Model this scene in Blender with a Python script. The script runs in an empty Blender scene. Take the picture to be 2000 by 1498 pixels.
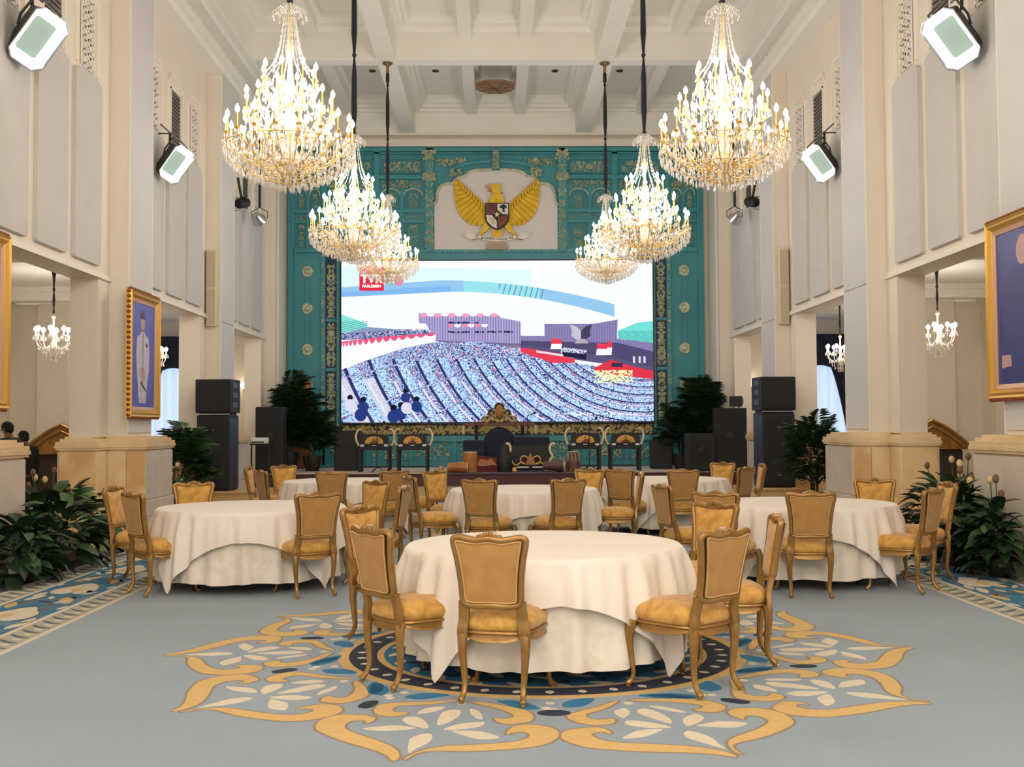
import bpy, math, random
import numpy as np
from mathutils import Vector, Matrix, Euler
R = math.radians
PI = math.pi
random.seed(7)
S = bpy.context.scene
COL = S.collection

# ---------------------------------------------------------------- camera, world, exposure
cam_d = bpy.data.cameras.new('camera')
cam = bpy.data.objects.new('camera', cam_d)
COL.objects.link(cam)
F = 2150.0
cam_d.sensor_width = 36.0
cam_d.lens = 36.0 * F / 2000.0
cam_d.clip_end = 200
cam.matrix_world = Matrix.Translation((0, 0, 1.53)) @ (Matrix.Rotation(-math.atan(32 / F), 4, 'Z') @ Matrix.Rotation(PI / 2 + math.atan(83 / F), 4, 'X') @ Matrix.Rotation(R(-0.3), 4, 'Z'))
S.camera = cam
S.view_settings.view_transform = 'Standard'
S.view_settings.look = 'None'
S.view_settings.gamma = 1.0
S.view_settings.use_curve_mapping = False
S.view_settings.exposure = 0.05
world = bpy.data.worlds.new('world')
S.world = world
world.use_nodes = True
world.node_tree.nodes['Background'].inputs[0].default_value = (1.0, 0.96, 0.91, 1)
world.node_tree.nodes['Background'].inputs[1].default_value = 1.35
S.cycles.use_denoising = True
S.cycles.max_bounces = 7
S.cycles.diffuse_bounces = 5
S.cycles.glossy_bounces = 3
S.cycles.transmission_bounces = 4
S.cycles.transparent_max_bounces = 12
S.cycles.caustics_reflective = False
S.cycles.caustics_refractive = False
S.cycles.sample_clamp_indirect = 4.0
BULB = 110.0          # strength of the candle bulbs
AREA_W = 1.0

def lamp_area(name, loc, target, sx, sy, power, color, parent=None):
    l = bpy.data.lights.new(name, 'AREA'); l.shape = 'RECTANGLE'; l.size = sx; l.size_y = sy
    l.energy = power; l.color = color
    o = bpy.data.objects.new(name, l); COL.objects.link(o)
    d = (Vector(target) - Vector(loc)).normalized()
    o.matrix_world = Matrix.Translation(loc) @ d.to_track_quat('-Z', 'Y').to_matrix().to_4x4()
    return o

def lamp_point(name, loc, power, color, r=0.4):
    l = bpy.data.lights.new(name, 'POINT'); l.energy = power; l.color = color; l.shadow_soft_size = r
    o = bpy.data.objects.new(name, l); o.location = loc; COL.objects.link(o); return o

# the hall's chandeliers behind the camera (same pitch as those in view)
for _x in (-2.2, 2.3):
    for _y in (1.1, -4.3):
        lamp_point('chandelier_light', (_x, _y, 5.3), 300, (1.0, 0.90, 0.78), 0.6)

# ---------------------------------------------------------------- materials
MATS = {}
def nodes_of(m):
    m.use_nodes = True
    nt = m.node_tree
    return nt, nt.nodes, nt.links

def mat(name, col, rough=0.6, metal=0.0, noise=None, bump=None, emit=None, spec=0.5, alpha=1.0, sheen=0.0, trans=0.0, coords='Object'):
    """noise=(scale, amount, second colour, detail); bump=(scale, strength, kind)"""
    if name in MATS: return MATS[name]
    m = bpy.data.materials.new(name)
    nt, N, L = nodes_of(m)
    b = N['Principled BSDF']
    b.inputs['Base Color'].default_value = (*col, 1)
    b.inputs['Roughness'].default_value = rough
    b.inputs['Metallic'].default_value = metal
    b.inputs['Specular IOR Level'].default_value = spec
    b.inputs['Alpha'].default_value = alpha
    b.inputs['Transmission Weight'].default_value = trans
    if sheen: b.inputs['Sheen Weight'].default_value = sheen
    if emit:
        b.inputs['Emission Color'].default_value = (*emit[0], 1)
        b.inputs['Emission Strength'].default_value = emit[1]
    if noise or bump:
        tc = N.new('ShaderNodeTexCoord')
    if noise:
        sc, amt, c2, det = noise
        n = N.new('ShaderNodeTexNoise'); n.inputs['Scale'].default_value = sc; n.inputs['Detail'].default_value = det
        L.new(tc.outputs[coords], n.inputs['Vector'])
        rp = N.new('ShaderNodeValToRGB')
        rp.color_ramp.elements[0].position = 0.5 - amt; rp.color_ramp.elements[1].position = 0.5 + amt
        rp.color_ramp.elements[0].color = (*c2, 1); rp.color_ramp.elements[1].color = (*col, 1)
        L.new(n.outputs['Fac'], rp.inputs['Fac'])
        L.new(rp.outputs['Color'], b.inputs['Base Color'])
    if bump:
        sc, st, kind = bump
        if kind == 'wave':
            n = N.new('ShaderNodeTexWave'); n.bands_direction = 'DIAGONAL'; n.inputs['Scale'].default_value = sc
            o = n.outputs['Fac']
        elif kind == 'voronoi':
            n = N.new('ShaderNodeTexVoronoi'); n.inputs['Scale'].default_value = sc; o = n.outputs['Distance']
        else:
            n = N.new('ShaderNodeTexNoise'); n.inputs['Scale'].default_value = sc; n.inputs['Detail'].default_value = 3; o = n.outputs['Fac']
        L.new(tc.outputs[coords], n.inputs['Vector'])
        bp = N.new('ShaderNodeBump'); bp.inputs['Strength'].default_value = st; bp.inputs['Distance'].default_value = 0.01
        L.new(o, bp.inputs['Height']); L.new(bp.outputs['Normal'], b.inputs['Normal'])
    MATS[name] = m
    return m

def srgb(r, g, b):
    return tuple((c / 255 / 12.92) if c / 255 <= 0.04045 else ((c / 255 + 0.055) / 1.055) ** 2.4 for c in (r, g, b))

M_wall = mat('cream_plaster', srgb(234, 225, 210), 0.7, noise=(1.3, 0.3, srgb(229, 219, 203), 3))
M_ceil = mat('ceiling_plaster', srgb(243, 240, 234), 0.75, noise=(0.9, 0.3, srgb(238, 234, 227), 2))
M_trim = mat('white_moulding', srgb(240, 233, 222), 0.6, noise=(2, 0.3, srgb(236, 228, 216), 2))
M_fabric = mat('grey_wall_fabric', srgb(205, 201, 198), 0.9, sheen=0.3, bump=(14, 0.35, 'wave'), noise=(3, 0.3, srgb(200, 196, 193), 3))
M_fab2 = mat('pale_wall_fabric', srgb(207, 205, 206), 0.9, sheen=0.2, bump=(60, 0.2, 'noise'), noise=(0.8, 0.3, srgb(202, 200, 201), 3))
M_marble = mat('golden_marble', srgb(234, 204, 154), 0.25, noise=(2.6, 0.12, srgb(214, 170, 112), 6))
M_marble2 = mat('pale_marble', srgb(236, 212, 172), 0.25, noise=(2.6, 0.16, srgb(222, 190, 142), 6))
M_marble3 = mat('grey_marble', srgb(224, 212, 198), 0.25, noise=(2.0, 0.25, srgb(208, 196, 184), 6))
M_floor = mat('polished_marble', srgb(216, 192, 158), 0.12, noise=(0.8, 0.3, srgb(200, 172, 134), 6))
M_shadeback = mat('shade_backing', srgb(74, 66, 62), 0.6)  # backing colour that paints in shade behind slats and lattice
M_dark = mat('soft_black', srgb(22, 22, 26), 0.55)
M_black = mat('speaker_black', srgb(24, 24, 28), 0.6, bump=(120, 0.2, 'noise'))
M_mesh = mat('speaker_grille', srgb(26, 25, 29), 0.75, bump=(160, 0.5, 'voronoi'))
M_bluecab = mat('blue_black_cabinet', srgb(40, 42, 66), 0.4)
M_gold = mat('antique_gold', srgb(174, 136, 80), 0.36, metal=0.55, noise=(18, 0.3, srgb(146, 108, 58), 4))
M_gold2 = mat('bright_gold', srgb(222, 178, 90), 0.3, metal=0.6)
M_brass = mat('candle_brass', srgb(214, 172, 84), 0.3, metal=0.3)
M_seat = mat('golden_damask', srgb(216, 166, 78), 0.7, sheen=0.3, noise=(16, 0.12, srgb(188, 138, 62), 5), bump=(60, 0.15, 'noise'))
M_backf = mat('tan_back_fabric', srgb(184, 140, 80), 0.85, sheen=0.2, noise=(10, 0.2, srgb(168, 122, 62), 4))
M_pipe = mat('light_piping', srgb(198, 156, 104), 0.7)
M_cloth = mat('ivory_cloth', srgb(240, 232, 222), 0.8, sheen=0.15, noise=(5, 0.3, srgb(236, 227, 215), 3))
M_cloth2 = mat('ivory_damask_cloth', srgb(236, 228, 214), 0.6, sheen=0.2, noise=(9, 0.08, srgb(226, 216, 198), 4))
M_teal = mat('teal_paint', srgb(66, 152, 162), 0.45, noise=(1.2, 0.3, srgb(54, 138, 148), 4))
M_teald = mat('deep_teal_paint', srgb(54, 128, 136), 0.5)
M_relief = mat('gilded_relief', srgb(226, 220, 186), 0.45, metal=0.05, noise=(9, 0.2, srgb(160, 176, 152), 3))
M_reliefd = mat('navy_relief_ground', srgb(20, 52, 84), 0.6)
M_niche = mat('niche_white', srgb(226, 220, 218), 0.8)
M_screenframe = mat('screen_bezel', srgb(24, 30, 44), 0.5)
M_leaf = [mat('leaf_dark', srgb(38, 66, 38), 0.45, noise=(6, 0.2, srgb(26, 48, 30), 3)),
          mat('leaf_mid', srgb(66, 100, 52), 0.45, noise=(6, 0.2, srgb(44, 76, 40), 3)),
          mat('leaf_light', srgb(112, 140, 78), 0.45)]
M_pot = mat('dark_glazed_pot', srgb(40, 34, 30), 0.3)
M_navy = mat('navy_curtain', srgb(26, 34, 62), 0.85, sheen=0.3)
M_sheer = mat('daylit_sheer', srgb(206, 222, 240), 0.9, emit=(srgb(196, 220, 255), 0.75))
M_wood = mat('amber_wood', srgb(190, 126, 62), 0.35, noise=(6, 0.2, srgb(160, 96, 40), 4))
M_redwood = mat('red_lacquer', srgb(110, 34, 28), 0.35)
M_maroon = mat('maroon_board', srgb(84, 38, 44), 0.5, noise=(3, 0.3, srgb(70, 30, 36), 3))
M_stagefl = mat('stage_carpet_pale', srgb(214, 200, 184), 0.8)
M_stagebe = mat('beige_riser', srgb(206, 168, 116), 0.7)
M_chrome = mat('chrome', srgb(200, 200, 205), 0.25, metal=0.9)
M_steel = mat('dark_steel', srgb(70, 66, 68), 0.4, metal=0.5)
M_hot = mat('lamp_hot_face', (1, 1, 1), 0.5, emit=(srgb(225, 232, 255), 1.25))
M_lens = mat('lamp_lens', srgb(150, 170, 160), 0.1, emit=(srgb(150, 180, 160), 0.22))
M_bulb = mat('candle_bulb', (1, 1, 1), 0.5, emit=((1.0, 0.93, 0.83), BULB))
M_globe = mat('sconce_globe', (1, 1, 1), 0.5, emit=((1.0, 0.88, 0.66), 6.0))
M_crystal = mat('cut_crystal', (0.80, 0.77, 0.73), 0.06, spec=1.0, alpha=0.66)
M_stem = mat('pale_crystal_stem', srgb(214, 196, 160), 0.25, metal=0.1)
M_cord = mat('rod_sleeve', srgb(34, 32, 44), 0.8)
M_skin = mat('skin', srgb(150, 104, 80), 0.6)
M_hair = mat('hair', srgb(22, 18, 18), 0.6)
M_uni = mat('dark_green_clothes', srgb(40, 42, 34), 0.85)
M_white = mat('white_plain', srgb(236, 236, 236), 0.6)
M_beigeplastic = mat('beige_plastic', srgb(214, 204, 176), 0.6)

# ---------------------------------------------------------------- mesh helper
class MB:
    def __init__(s): s.v = []; s.f = []; s.mi = []; s.m = 0
    def add(s, vs, fs):
        o = len(s.v); s.v += [tuple(p) for p in vs]
        for f in fs: s.f.append(tuple(i + o for i in f)); s.mi.append(s.m)
        return s
    def box(s, x0, x1, y0, y1, z0, z1):
        if x0 > x1: x0, x1 = x1, x0
        if y0 > y1: y0, y1 = y1, y0
        v = [(x0, y0, z0), (x1, y0, z0), (x1, y1, z0), (x0, y1, z0), (x0, y0, z1), (x1, y0, z1), (x1, y1, z1), (x0, y1, z1)]
        return s.add(v, [(0, 3, 2, 1), (4, 5, 6, 7), (0, 1, 5, 4), (1, 2, 6, 5), (2, 3, 7, 6), (3, 0, 4, 7)])
    def bbox(s, x0, x1, y0, y1, z0, z1, b=0.01):
        """box with chamfered vertical and top edges"""
        if x0 > x1: x0, x1 = x1, x0
        if y0 > y1: y0, y1 = y1, y0
        def ring(i, z, c):
            a, b2, c0, c1 = x0 + i, x1 - i, y0 + i, y1 - i
            return [(a + c, c0, z), (b2 - c, c0, z), (b2, c0 + c, z), (b2, c1 - c, z), (b2 - c, c1, z), (a + c, c1, z), (a, c1 - c, z), (a, c0 + c, z)]
        rs = [ring(b, z0, b), ring(0, z0 + b, b), ring(0, z1 - b, b), ring(b, z1, b)]
        return s.rings(rs, caps=True)
    def rings(s, rs, closed=True, caps=False, loop=False):
        n = len(rs[0]); vs = [p for r in rs for p in r]; fs = []
        m = len(rs)
        for i in range(m if loop else m - 1):
            a = i * n; b = ((i + 1) % m) * n
            for j in range(n if closed else n - 1):
                k = (j + 1) % n
                fs.append((a + j, a + k, b + k, b + j))
        if caps:
            fs.append(tuple(range(n))[::-1]); fs.append(tuple((m - 1) * n + i for i in range(n)))
        return s.add(vs, fs)
    def tube(s, pts, rad, n=8, caps=True, loop=False, flat=None):
        """rad: number or list; flat=(axis, factor) squashes the section along an axis"""
        P = [Vector(p) for p in pts]; m = len(P)
        if not isinstance(rad, (list, tuple)): rad = [rad] * m
        rs = []; up = Vector((0, 0, 1)); prev = None
        for i in range(m):
            if loop: t = P[(i + 1) % m] - P[i - 1]
            else: t = P[min(i + 1, m - 1)] - P[max(i - 1, 0)]
            t.normalize()
            if prev is None:
                a = up if abs(t.z) < 0.9 else Vector((0, 1, 0))
                u = t.cross(a).normalized()
            else:
                u = (prev - t * prev.dot(t))
                if u.length < 1e-5: u = t.cross(up)
                u.normalize()
            prev = u; w = t.cross(u)
            r = rad[i]; ring = []
            for k in range(n):
                a = 2 * PI * k / n
                d = (u * math.cos(a) + w * math.sin(a)) * r
                if flat: d[flat[0]] *= flat[1]
                ring.append(P[i] + d)
            rs.append(ring)
        return s.rings(rs, caps=caps and not loop, loop=loop)
    def lathe(s, prof, n=16, c=(0, 0, 0), caps=True):
        rs = [[(c[0] + r * math.cos(2 * PI * k / n), c[1] + r * math.sin(2 * PI * k / n), c[2] + z) for k in range(n)] for r, z in prof]
        return s.rings(rs, caps=caps)
    def ell(s, c, r, nu=8, nv=6):
        prof = []
        for i in range(nv + 1):
            a = -PI / 2 + PI * i / nv
            prof.append((max(1e-4, math.cos(a)), math.sin(a)))
        rs = [[(c[0] + r[0] * q * math.cos(2 * PI * k / nu), c[1] + r[1] * q * math.sin(2 * PI * k / nu), c[2] + r[2] * z) for k in range(nu)] for q, z in prof]
        return s.rings(rs)
    def prism(s, poly, plane, d0, d1):
        """poly 2D; plane 'xz' extrudes along y, 'xy' along z, 'yz' along x"""
        def p3(p, d):
            return (p[0], d, p[1]) if plane == 'xz' else (p[0], p[1], d) if plane == 'xy' else (d, p[0], p[1])
        n = len(poly)
        v = [p3(p, d0) for p in poly] + [p3(p, d1) for p in poly]
        f = [tuple(range(n)), tuple(n + i for i in range(n))[::-1]]
        for i in range(n):
            k = (i + 1) % n
            f.append((i, k, n + k, n + i))
        return s.add(v, f)
    def drop(s, c, r, h):
        """faceted crystal drop hanging below c"""
        x, y, z = c
        v = [(x, y, z), (x, y, z - h)] + [(x + r * math.cos(PI / 2 * k + .4), y + r * math.sin(PI / 2 * k + .4), z - h * .66) for k in range(4)]
        f = []
        for k in range(4):
            a = 2 + k; b = 2 + (k + 1) % 4
            f += [(0, a, b), (1, b, a)]
        return s.add(v, f)
    def build(s, name, mats, parent=None, loc=(0, 0, 0), rot=(0, 0, 0), smooth=False, ang=40, fix=True, label=None, kind=None, scale=None):
        me = bpy.data.meshes.new(name)
        me.from_pydata(s.v, [], s.f)
        if not isinstance(mats, (list, tuple)): mats = [mats]
        for m in mats: me.materials.append(m)
        if len(mats) > 1: me.polygons.foreach_set('material_index', s.mi)
        if fix:
            import bmesh
            bm = bmesh.new(); bm.from_mesh(me); bmesh.ops.recalc_face_normals(bm, faces=bm.faces); bm.to_mesh(me); bm.free()
        if smooth:
            me.polygons.foreach_set('use_smooth', [True] * len(me.polygons))
            me.set_sharp_from_angle(angle=R(ang))
        me.update()
        o = bpy.data.objects.new(name, me); COL.objects.link(o)
        o.location = loc; o.rotation_euler = rot
        if scale: o.scale = scale
        if parent: o.parent = parent
        if label: o['label'] = label
        if kind: o['kind'] = kind
        return o

def tag(o, label=None, cat=None, group=None, kind=None):
    if label: o['label'] = label
    if cat: o['category'] = cat
    if group: o['group'] = group
    if kind: o['kind'] = kind
    return o
def empty(name, loc=(0, 0, 0), rz=0.0, label=None, cat=None, group=None, kind=None):
    o = bpy.data.objects.new(name, None); o.empty_display_size = 0.1
    COL.objects.link(o); o.location = loc; o.rotation_euler = (0, 0, rz)
    return tag(o, label, cat, group, kind)
def kids(o): return [c for c in bpy.data.objects if c.parent == o]
def tree_of(o):
    """(object, index of its parent in the list) for a thing, its parts and their sub-parts"""
    out = [(o, -1)]; i = 0
    ch = {}
    for c in bpy.data.objects:
        if c.parent: ch.setdefault(c.parent.name, []).append(c)
    while i < len(out):
        for c in ch.get(out[i][0].name, []): out.append((c, i))
        i += 1
    return out
def copy_tree(tr, loc=None, rz=None):
    new = []
    for o, pi in tr:
        c = o.copy(); COL.objects.link(c)
        if pi >= 0: c.parent = new[pi]
        new.append(c)
    if loc is not None: new[0].location = loc
    if rz is not None: new[0].rotation_euler = (0, 0, rz)
    return new[0]

CX = 0.07          # axis of the hall
def sx(s, d): return CX + s * d
# ================================================================ the setting
def struct(o): o['kind'] = 'structure'; return o
Y0, YN, YE = -7.0, 28.5, 29.2       # open south end, hall's north wall, aisles' end walls
ZL, ZC, ZB, ZT = 3.67, 8.5, 9.11, 10.0

floor = struct(MB().box(-11, 11.2, Y0, 30, -0.2, 0).build('floor', M_floor))

# ---- side walls with piers, pilasters, fabric panels, grilles
PY = [0.5, 5.9, 11.3, 16.7, 22.1]
def chamfer_panel(y0, y1, z0, z1, c=0.13):
    return [(y0 + .03, z0), (y1 - .03, z0), (y1, z0 + .03), (y1, z1 - c * .55), (y1 - c * 1.6, z1), (y0 + c * 1.6, z1), (y0, z1 - c * .55), (y0, z0 + .03)]

for s, side in ((-1, 'left'), (1, 'right')):
    def X(d): return sx(s, d)
    b = MB()
    b.box(X(5.73), X(6.13), Y0, YE, ZL, ZT)
    wall = struct(b.build('wall_' + side, M_wall))
    # little drip moulding along the lintel
    b = MB()
    for yb in (8.6, 14.0, 19.4, 24.8):
        b.box(X(5.69), X(5.74), yb - 2.17, yb + 2.17, ZL - .0, ZL + .07)
    b.build('lintel_moulding', M_trim, wall)
    for yb in (8.6, 14.0, 19.4, 24.8):
        for k in (-1, 0, 1):
            yc = yb - .05 + 1.22 * k
            p = MB().prism(chamfer_panel(yc - .48, yc + .48, 3.83, 6.45), 'yz', X(5.73), X(5.67))
            p.build('fabric_panel', M_fabric, wall)
            # pale recess frame above each panel
            f = MB()
            w = .42
            f.prism([(yc - w, 6.5), (yc - w + .05, 6.5), (yc - w + .05, 7.52), (yc - w + .13, 7.66), (yc + w - .13, 7.66), (yc + w - .05, 7.52), (yc + w - .05, 6.5), (yc + w, 6.5),
                     (yc + w, 7.55), (yc + w - .11, 7.72), (yc - w + .11, 7.72), (yc - w, 7.55)], 'yz', X(5.73), X(5.69))
            f.build('recess_frame', M_trim, wall)
            if k == 0:
                g = MB().box(X(5.715), X(5.735), yc - .28, yc + .28, 6.5, 7.44)  # dark plate stands in for the shaded depth behind the slats
                go = g.build('louvre_grille', M_shadeback, wall, label='dark louvred air grille with its shaded depth put in as a dark plate')
                for i in range(14):
                    z = 6.52 + i * .066
                    sl = MB().prism([(X(5.70), z), (X(5.715), z + .035), (X(5.712), z + .045), (X(5.695), z + .01)], 'xz', yc - .27, yc + .27)
                    sl.build('slat', mat('slat_brown', srgb(120, 110, 102), .6), go)
                MB().box(X(5.69), X(5.735), yc - .31, yc - .28, 6.48, 7.47).box(X(5.69), X(5.735), yc + .28, yc + .31, 6.48, 7.47).box(X(5.69), X(5.735), yc - .31, yc + .31, 7.44, 7.47).build('grille_frame', M_trim, go)
            else:
                g = MB().box(X(5.722), X(5.735), yc - .2, yc + .2, 6.52, 7.5)  # dark plate stands in for shade seen through the lattice
                go = g.build('fretwork_screen', M_shadeback, wall, label='fretwork screen, its shaded openings painted as a dark plate behind the lattice')
                l = MB()
                def bar(ya, za, yb2, zb, w=.018):
                    d = Vector((yb2 - ya, zb - za)).normalized() * w; n = (-d.y, d.x)
                    l.prism([(ya + n[0], za + n[1]), (yb2 + n[0], zb + n[1]), (yb2 - n[0], zb - n[1]), (ya - n[0], za - n[1])], 'yz', X(5.70), X(5.722))
                for i in range(5):
                    for j in range(2):
                        y = yc - .2 + j * .2; z = 6.52 + i * .196
                        bar(y, z, y + .2, z + .196, .011); bar(y + .2, z, y, z + .196, .011)
                        bar(y, z + .098, y + .2, z + .098, .009); bar(y, z, y + .2, z, .014)
                        l.prism([(y + .1 + .035 * math.cos(a * PI / 3), z + .098 + .035 * math.sin(a * PI / 3)) for a in range(6)], 'yz', X(5.698), X(5.722))
                bar(yc - .2, 6.5, yc - .2, 7.5, .02); bar(yc + .2, 6.5, yc + .2, 7.5, .02); bar(yc - .2, 7.5, yc + .2, 7.5, .02); bar(yc, 6.5, yc, 7.5, .014)
                l.build('lattice', M_trim, go)
    # cornice
    c = MB()
    c.box(X(5.40), X(6.13), Y0, YN, ZC, ZC + .13)
    c.box(X(5.30), X(6.13), Y0, YN, ZC + .13, ZC + .26)
    c.box(X(5.44), X(6.13), Y0, YN, ZC + .26, ZB)
    c.box(X(5.22), X(6.13), Y0, YN, ZB - .1, ZB)
    struct(c.build('trim_' + ('1' if s < 0 else '2'), M_ceil))
    d = MB()
    n = int((YN - 8) / .3)
    for i in range(n):
        y = 8 + i * .3
        d.bbox(X(5.44), X(5.40), y, y + .18, ZC + .33, ZC + .47, .015)
        d.ell((X(5.42), y + .24, ZC + .4), (.02, .025, .06), 6, 4)
    o = d.build('cornice_ornament', M_trim, wall); o['kind'] = 'stuff'

    # pilasters with piers and stone pedestals
    for pi, yc in enumerate(PY):
        b = MB()
        b.box(X(5.46), X(6.13), yc - .53, yc + .53, 1.40, ZC)           # pilaster
        b.box(X(5.73), X(6.13), yc - .97, yc + .97, 1.40, ZL)           # pier under the lintel
        p = struct(b.build('pillar', M_wall))
        if yc < 10: MB().box(X(5.2), X(6.24), yc - 1.1, yc + 1.1, 0, 1.4).build('pedestal', M_marble, p); continue
        MB().box(X(5.46), X(5.44), yc - .53, yc + .53, 3.62, ZC - .02).build('fabric_panel', M_fab2, p)
        MB().box(X(5.46), X(5.44), yc - .53, yc + .53, 1.46, 3.60).build('fabric_panel', M_fab2, p)
        # narrow edge trim
        MB().box(X(5.46), X(5.435), yc - .545, yc - .53, 1.42, ZC - .01).box(X(5.46), X(5.435), yc + .53, yc + .545, 1.42, ZC - .01).build('edge_trim', M_trim, p)
        # pedestal core and slabs
        core = MB().box(X(5.16), X(5.75), yc - .63, yc + .66, .0, 1.22).box(X(5.7), X(6.22), yc - 1.08, yc + 1.13, 0, 1.22).build('pedestal', M_marble2, p)
        def slab(x0, x1, y0, y1, z0, z1, m): MB().bbox(X(x0), X(x1), y0, y1, z0, z1, .006).build('slab', m, core)
        for (z0, z1) in ((.0, .235), (.24, .485), (.49, 1.2)):
            g = .02 if z0 > .4 else .0
            # camera-facing faces, warm light put into their golden tone: outer pier part (two slabs), pilaster part (two slabs)
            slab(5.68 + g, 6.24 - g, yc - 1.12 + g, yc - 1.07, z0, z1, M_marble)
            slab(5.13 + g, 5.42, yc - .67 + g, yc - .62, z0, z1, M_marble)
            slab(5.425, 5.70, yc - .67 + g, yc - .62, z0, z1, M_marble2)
            # hall-facing faces, the same stone toned greyer where that light misses
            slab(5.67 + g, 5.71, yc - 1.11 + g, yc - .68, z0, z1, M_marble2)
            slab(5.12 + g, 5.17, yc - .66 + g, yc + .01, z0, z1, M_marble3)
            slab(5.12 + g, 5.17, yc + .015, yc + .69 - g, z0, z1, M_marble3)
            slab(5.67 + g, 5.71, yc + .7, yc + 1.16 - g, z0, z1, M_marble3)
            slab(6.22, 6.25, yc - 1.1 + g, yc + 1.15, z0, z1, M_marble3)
        cap = MB()
        for (g, z0, z1) in ((.0, 1.22, 1.25), (-.015, 1.25, 1.29), (-.005, 1.29, 1.34), (.04, 1.34, 1.38), (.09, 1.38, 1.41)):
            cap.box(X(5.12 + g), X(5.8), yc - .68 + g, yc + .70 - g, z0, z1)
            cap.box(X(5.67 + g), X(6.25 - g), yc - 1.13 + g, yc + 1.17 - g, z0, z1)
        cap.build('cap', M_marble2, p)
    # corner pier beside the north wall
    b = MB().box(X(5.46), X(6.13), 27.0, YN, 0, ZC).box(X(5.73), X(6.13), 26.6, 27.0, 0, ZL)
    p = struct(b.build('pillar', M_wall))
    MB().bbox(X(5.30), X(5.46), 27.0 - .1, YN, .4, 1.38, .02).build('pedestal', M_marble2, p)
    MB().box(X(5.44), X(5.46), 27.35, 27.95, 2.0, 8.2).box(X(5.43), X(5.46), 27.2, 27.24, 1.5, 8.4).build('panel_moulding', M_trim, p)

    # ---- side aisle
    a = MB()
    a.box(X(10.2), X(10.5), 4, YE, 0, 4.6)
    al = struct(a.build('wall_aisle_' + side, M_wall))
    for yc in PY[2:]:
        MB().box(X(9.85), X(10.2), yc - .4, yc + .4, 0, 4.3).build('aisle_pilaster', M_wall, al)
    dd = MB()
    for i in range(22):
        y = 8 + i * .95
        dd.bbox(X(10.16), X(10.2), y, y + .93, .0, .52, .01); dd.bbox(X(10.16), X(10.2), y, y + .93, .53, 1.22, .01)
    o = dd.build('dado_slabs', M_marble3, al); o['kind'] = 'stuff'
    MB().box(X(10.12), X(10.2), 8, YE, 1.22, 1.32).build('dado_rail', M_marble2, al)
    c = MB().box(X(6.13), X(10.5), 4, YE, 4.3, 4.6)
    for yc in PY[2:]:
        c.box(X(6.13), X(10.2), yc - .5, yc - .1, 4.03, 4.3); c.box(X(6.13), X(10.2), yc - .56, yc - .04, 4.2, 4.3)
    c.box(X(6.13), X(6.35), 4, YE, 4.12, 4.3); c.box(X(9.95), X(10.2), 4, YE, 4.12, 4.3)
    struct(c.build('ceiling_aisle_' + side, M_ceil))
    # solid return wall that shows behind the small chandelier, with a stone base
    rw = MB().box(X(8.75), X(10.2), 22.3, 22.7, 0, 4.03).box(X(8.65), X(9.25), 22.15, 22.3, 1.0, 4.03)
    rw = struct(rw.build('wall_return_' + side, M_wall))
    for j in range(3):
        MB().bbox(X(8.62), X(9.2), 22.08, 22.15, .02 + j * .43, .44 + j * .43, .008).build('slab', M_marble3, rw)
    # end wall with a curtained window
    ew = MB()
    xi, xo, xa, xb = 6.0, 10.3, 7.05, 9.5
    ew.box(X(xi), X(xa), YE, YE + .25, 0, 4.3).box(X(xb), X(xo), YE, YE + .25, 0, 4.3).box(X(xa), X(xb), YE, YE + .25, 3.4, 4.3).box(X(xa), X(xb), YE, YE + .25, 0, .45)
    struct(ew.build('wall_end_' + side, M_wall))
    wn = MB().box(X(xa), X(xb), YE + .12, YE + .14, .45, 3.4)
    w = struct(wn.build('window_' + ('1' if s < 0 else '2'), mat('daylight_pane', srgb(200, 222, 250), .4, emit=(srgb(190, 216, 255), 1.0))))
    fr = MB()
    for x in (xa, 7.66, 8.28, 8.9, xb): fr.box(X(x - .03), X(x + .03), YE + .06, YE + .12, .45, 3.4)
    for z in (.45, 1.9, 2.2, 3.37): fr.box(X(xa), X(xb), YE + .06, YE + .12, z, z + .06)
    fr.build('window_frame', M_trim, w)
    # sheer, drapes, pelmet
    cu = empty('window_curtain', (X(8.28), YE - .1, 0), 0, 'navy swagged curtain and sheers on the %s aisle end window' % side, 'curtain', None)
    def L(x): return X(x) - X(8.28)
    sh = MB(); rs = []
    n = 60
    for z in (.1, 3.35):
        rs.append([(L(7.1 + 2.35 * i / n), .02 + .035 * math.sin(i * 1.15), z) for i in range(n + 1)])
    sh.rings(rs, closed=False).build('sheer', M_sheer, cu, smooth=True, label='pale daylit sheer curtain')
    for q in (-1, 1):
        rs = []
        for t in range(13):
            z = 3.3 - t * .27
            inner = .35 + .75 * (t / 12) ** .55 if z > 1.2 else 1.1
            rs.append([(q * (1.35 - (1.35 - inner) * i / 10), -.08 + .04 * math.sin(i * 2.2 + t * .1), z) for i in range(11)])
        MB().rings(rs, closed=False).build('drape', M_navy, cu, smooth=True)
    pl = []
    for i in range(31):
        x = -1.5 + i * .1
        pl.append((x, 3.05 - .45 * (abs(x) / 1.5) ** 2 + .06 * abs(math.sin(x * 5))))
    MB().prism([(-1.5, 3.92), *pl, (1.5, 3.92)], 'xz', -.2, -.13).build('pelmet', M_navy, cu)

# ---- north wall and ceiling
nw = MB().box(-6.2, 6.4, YN, YN + .3, 0, ZT)
nw = struct(nw.build('wall_north', M_wall))
MB().box(X(-5.7) if False else -5.6, 5.75, YN - .12, YN, 8.80, 8.86).box(-5.6, 5.75, YN - .3, YN, ZB - .05, ZB).box(-5.6, 5.75, YN - .08, YN, 8.86, 9.0).build('header_moulding', M_trim, nw)

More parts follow.
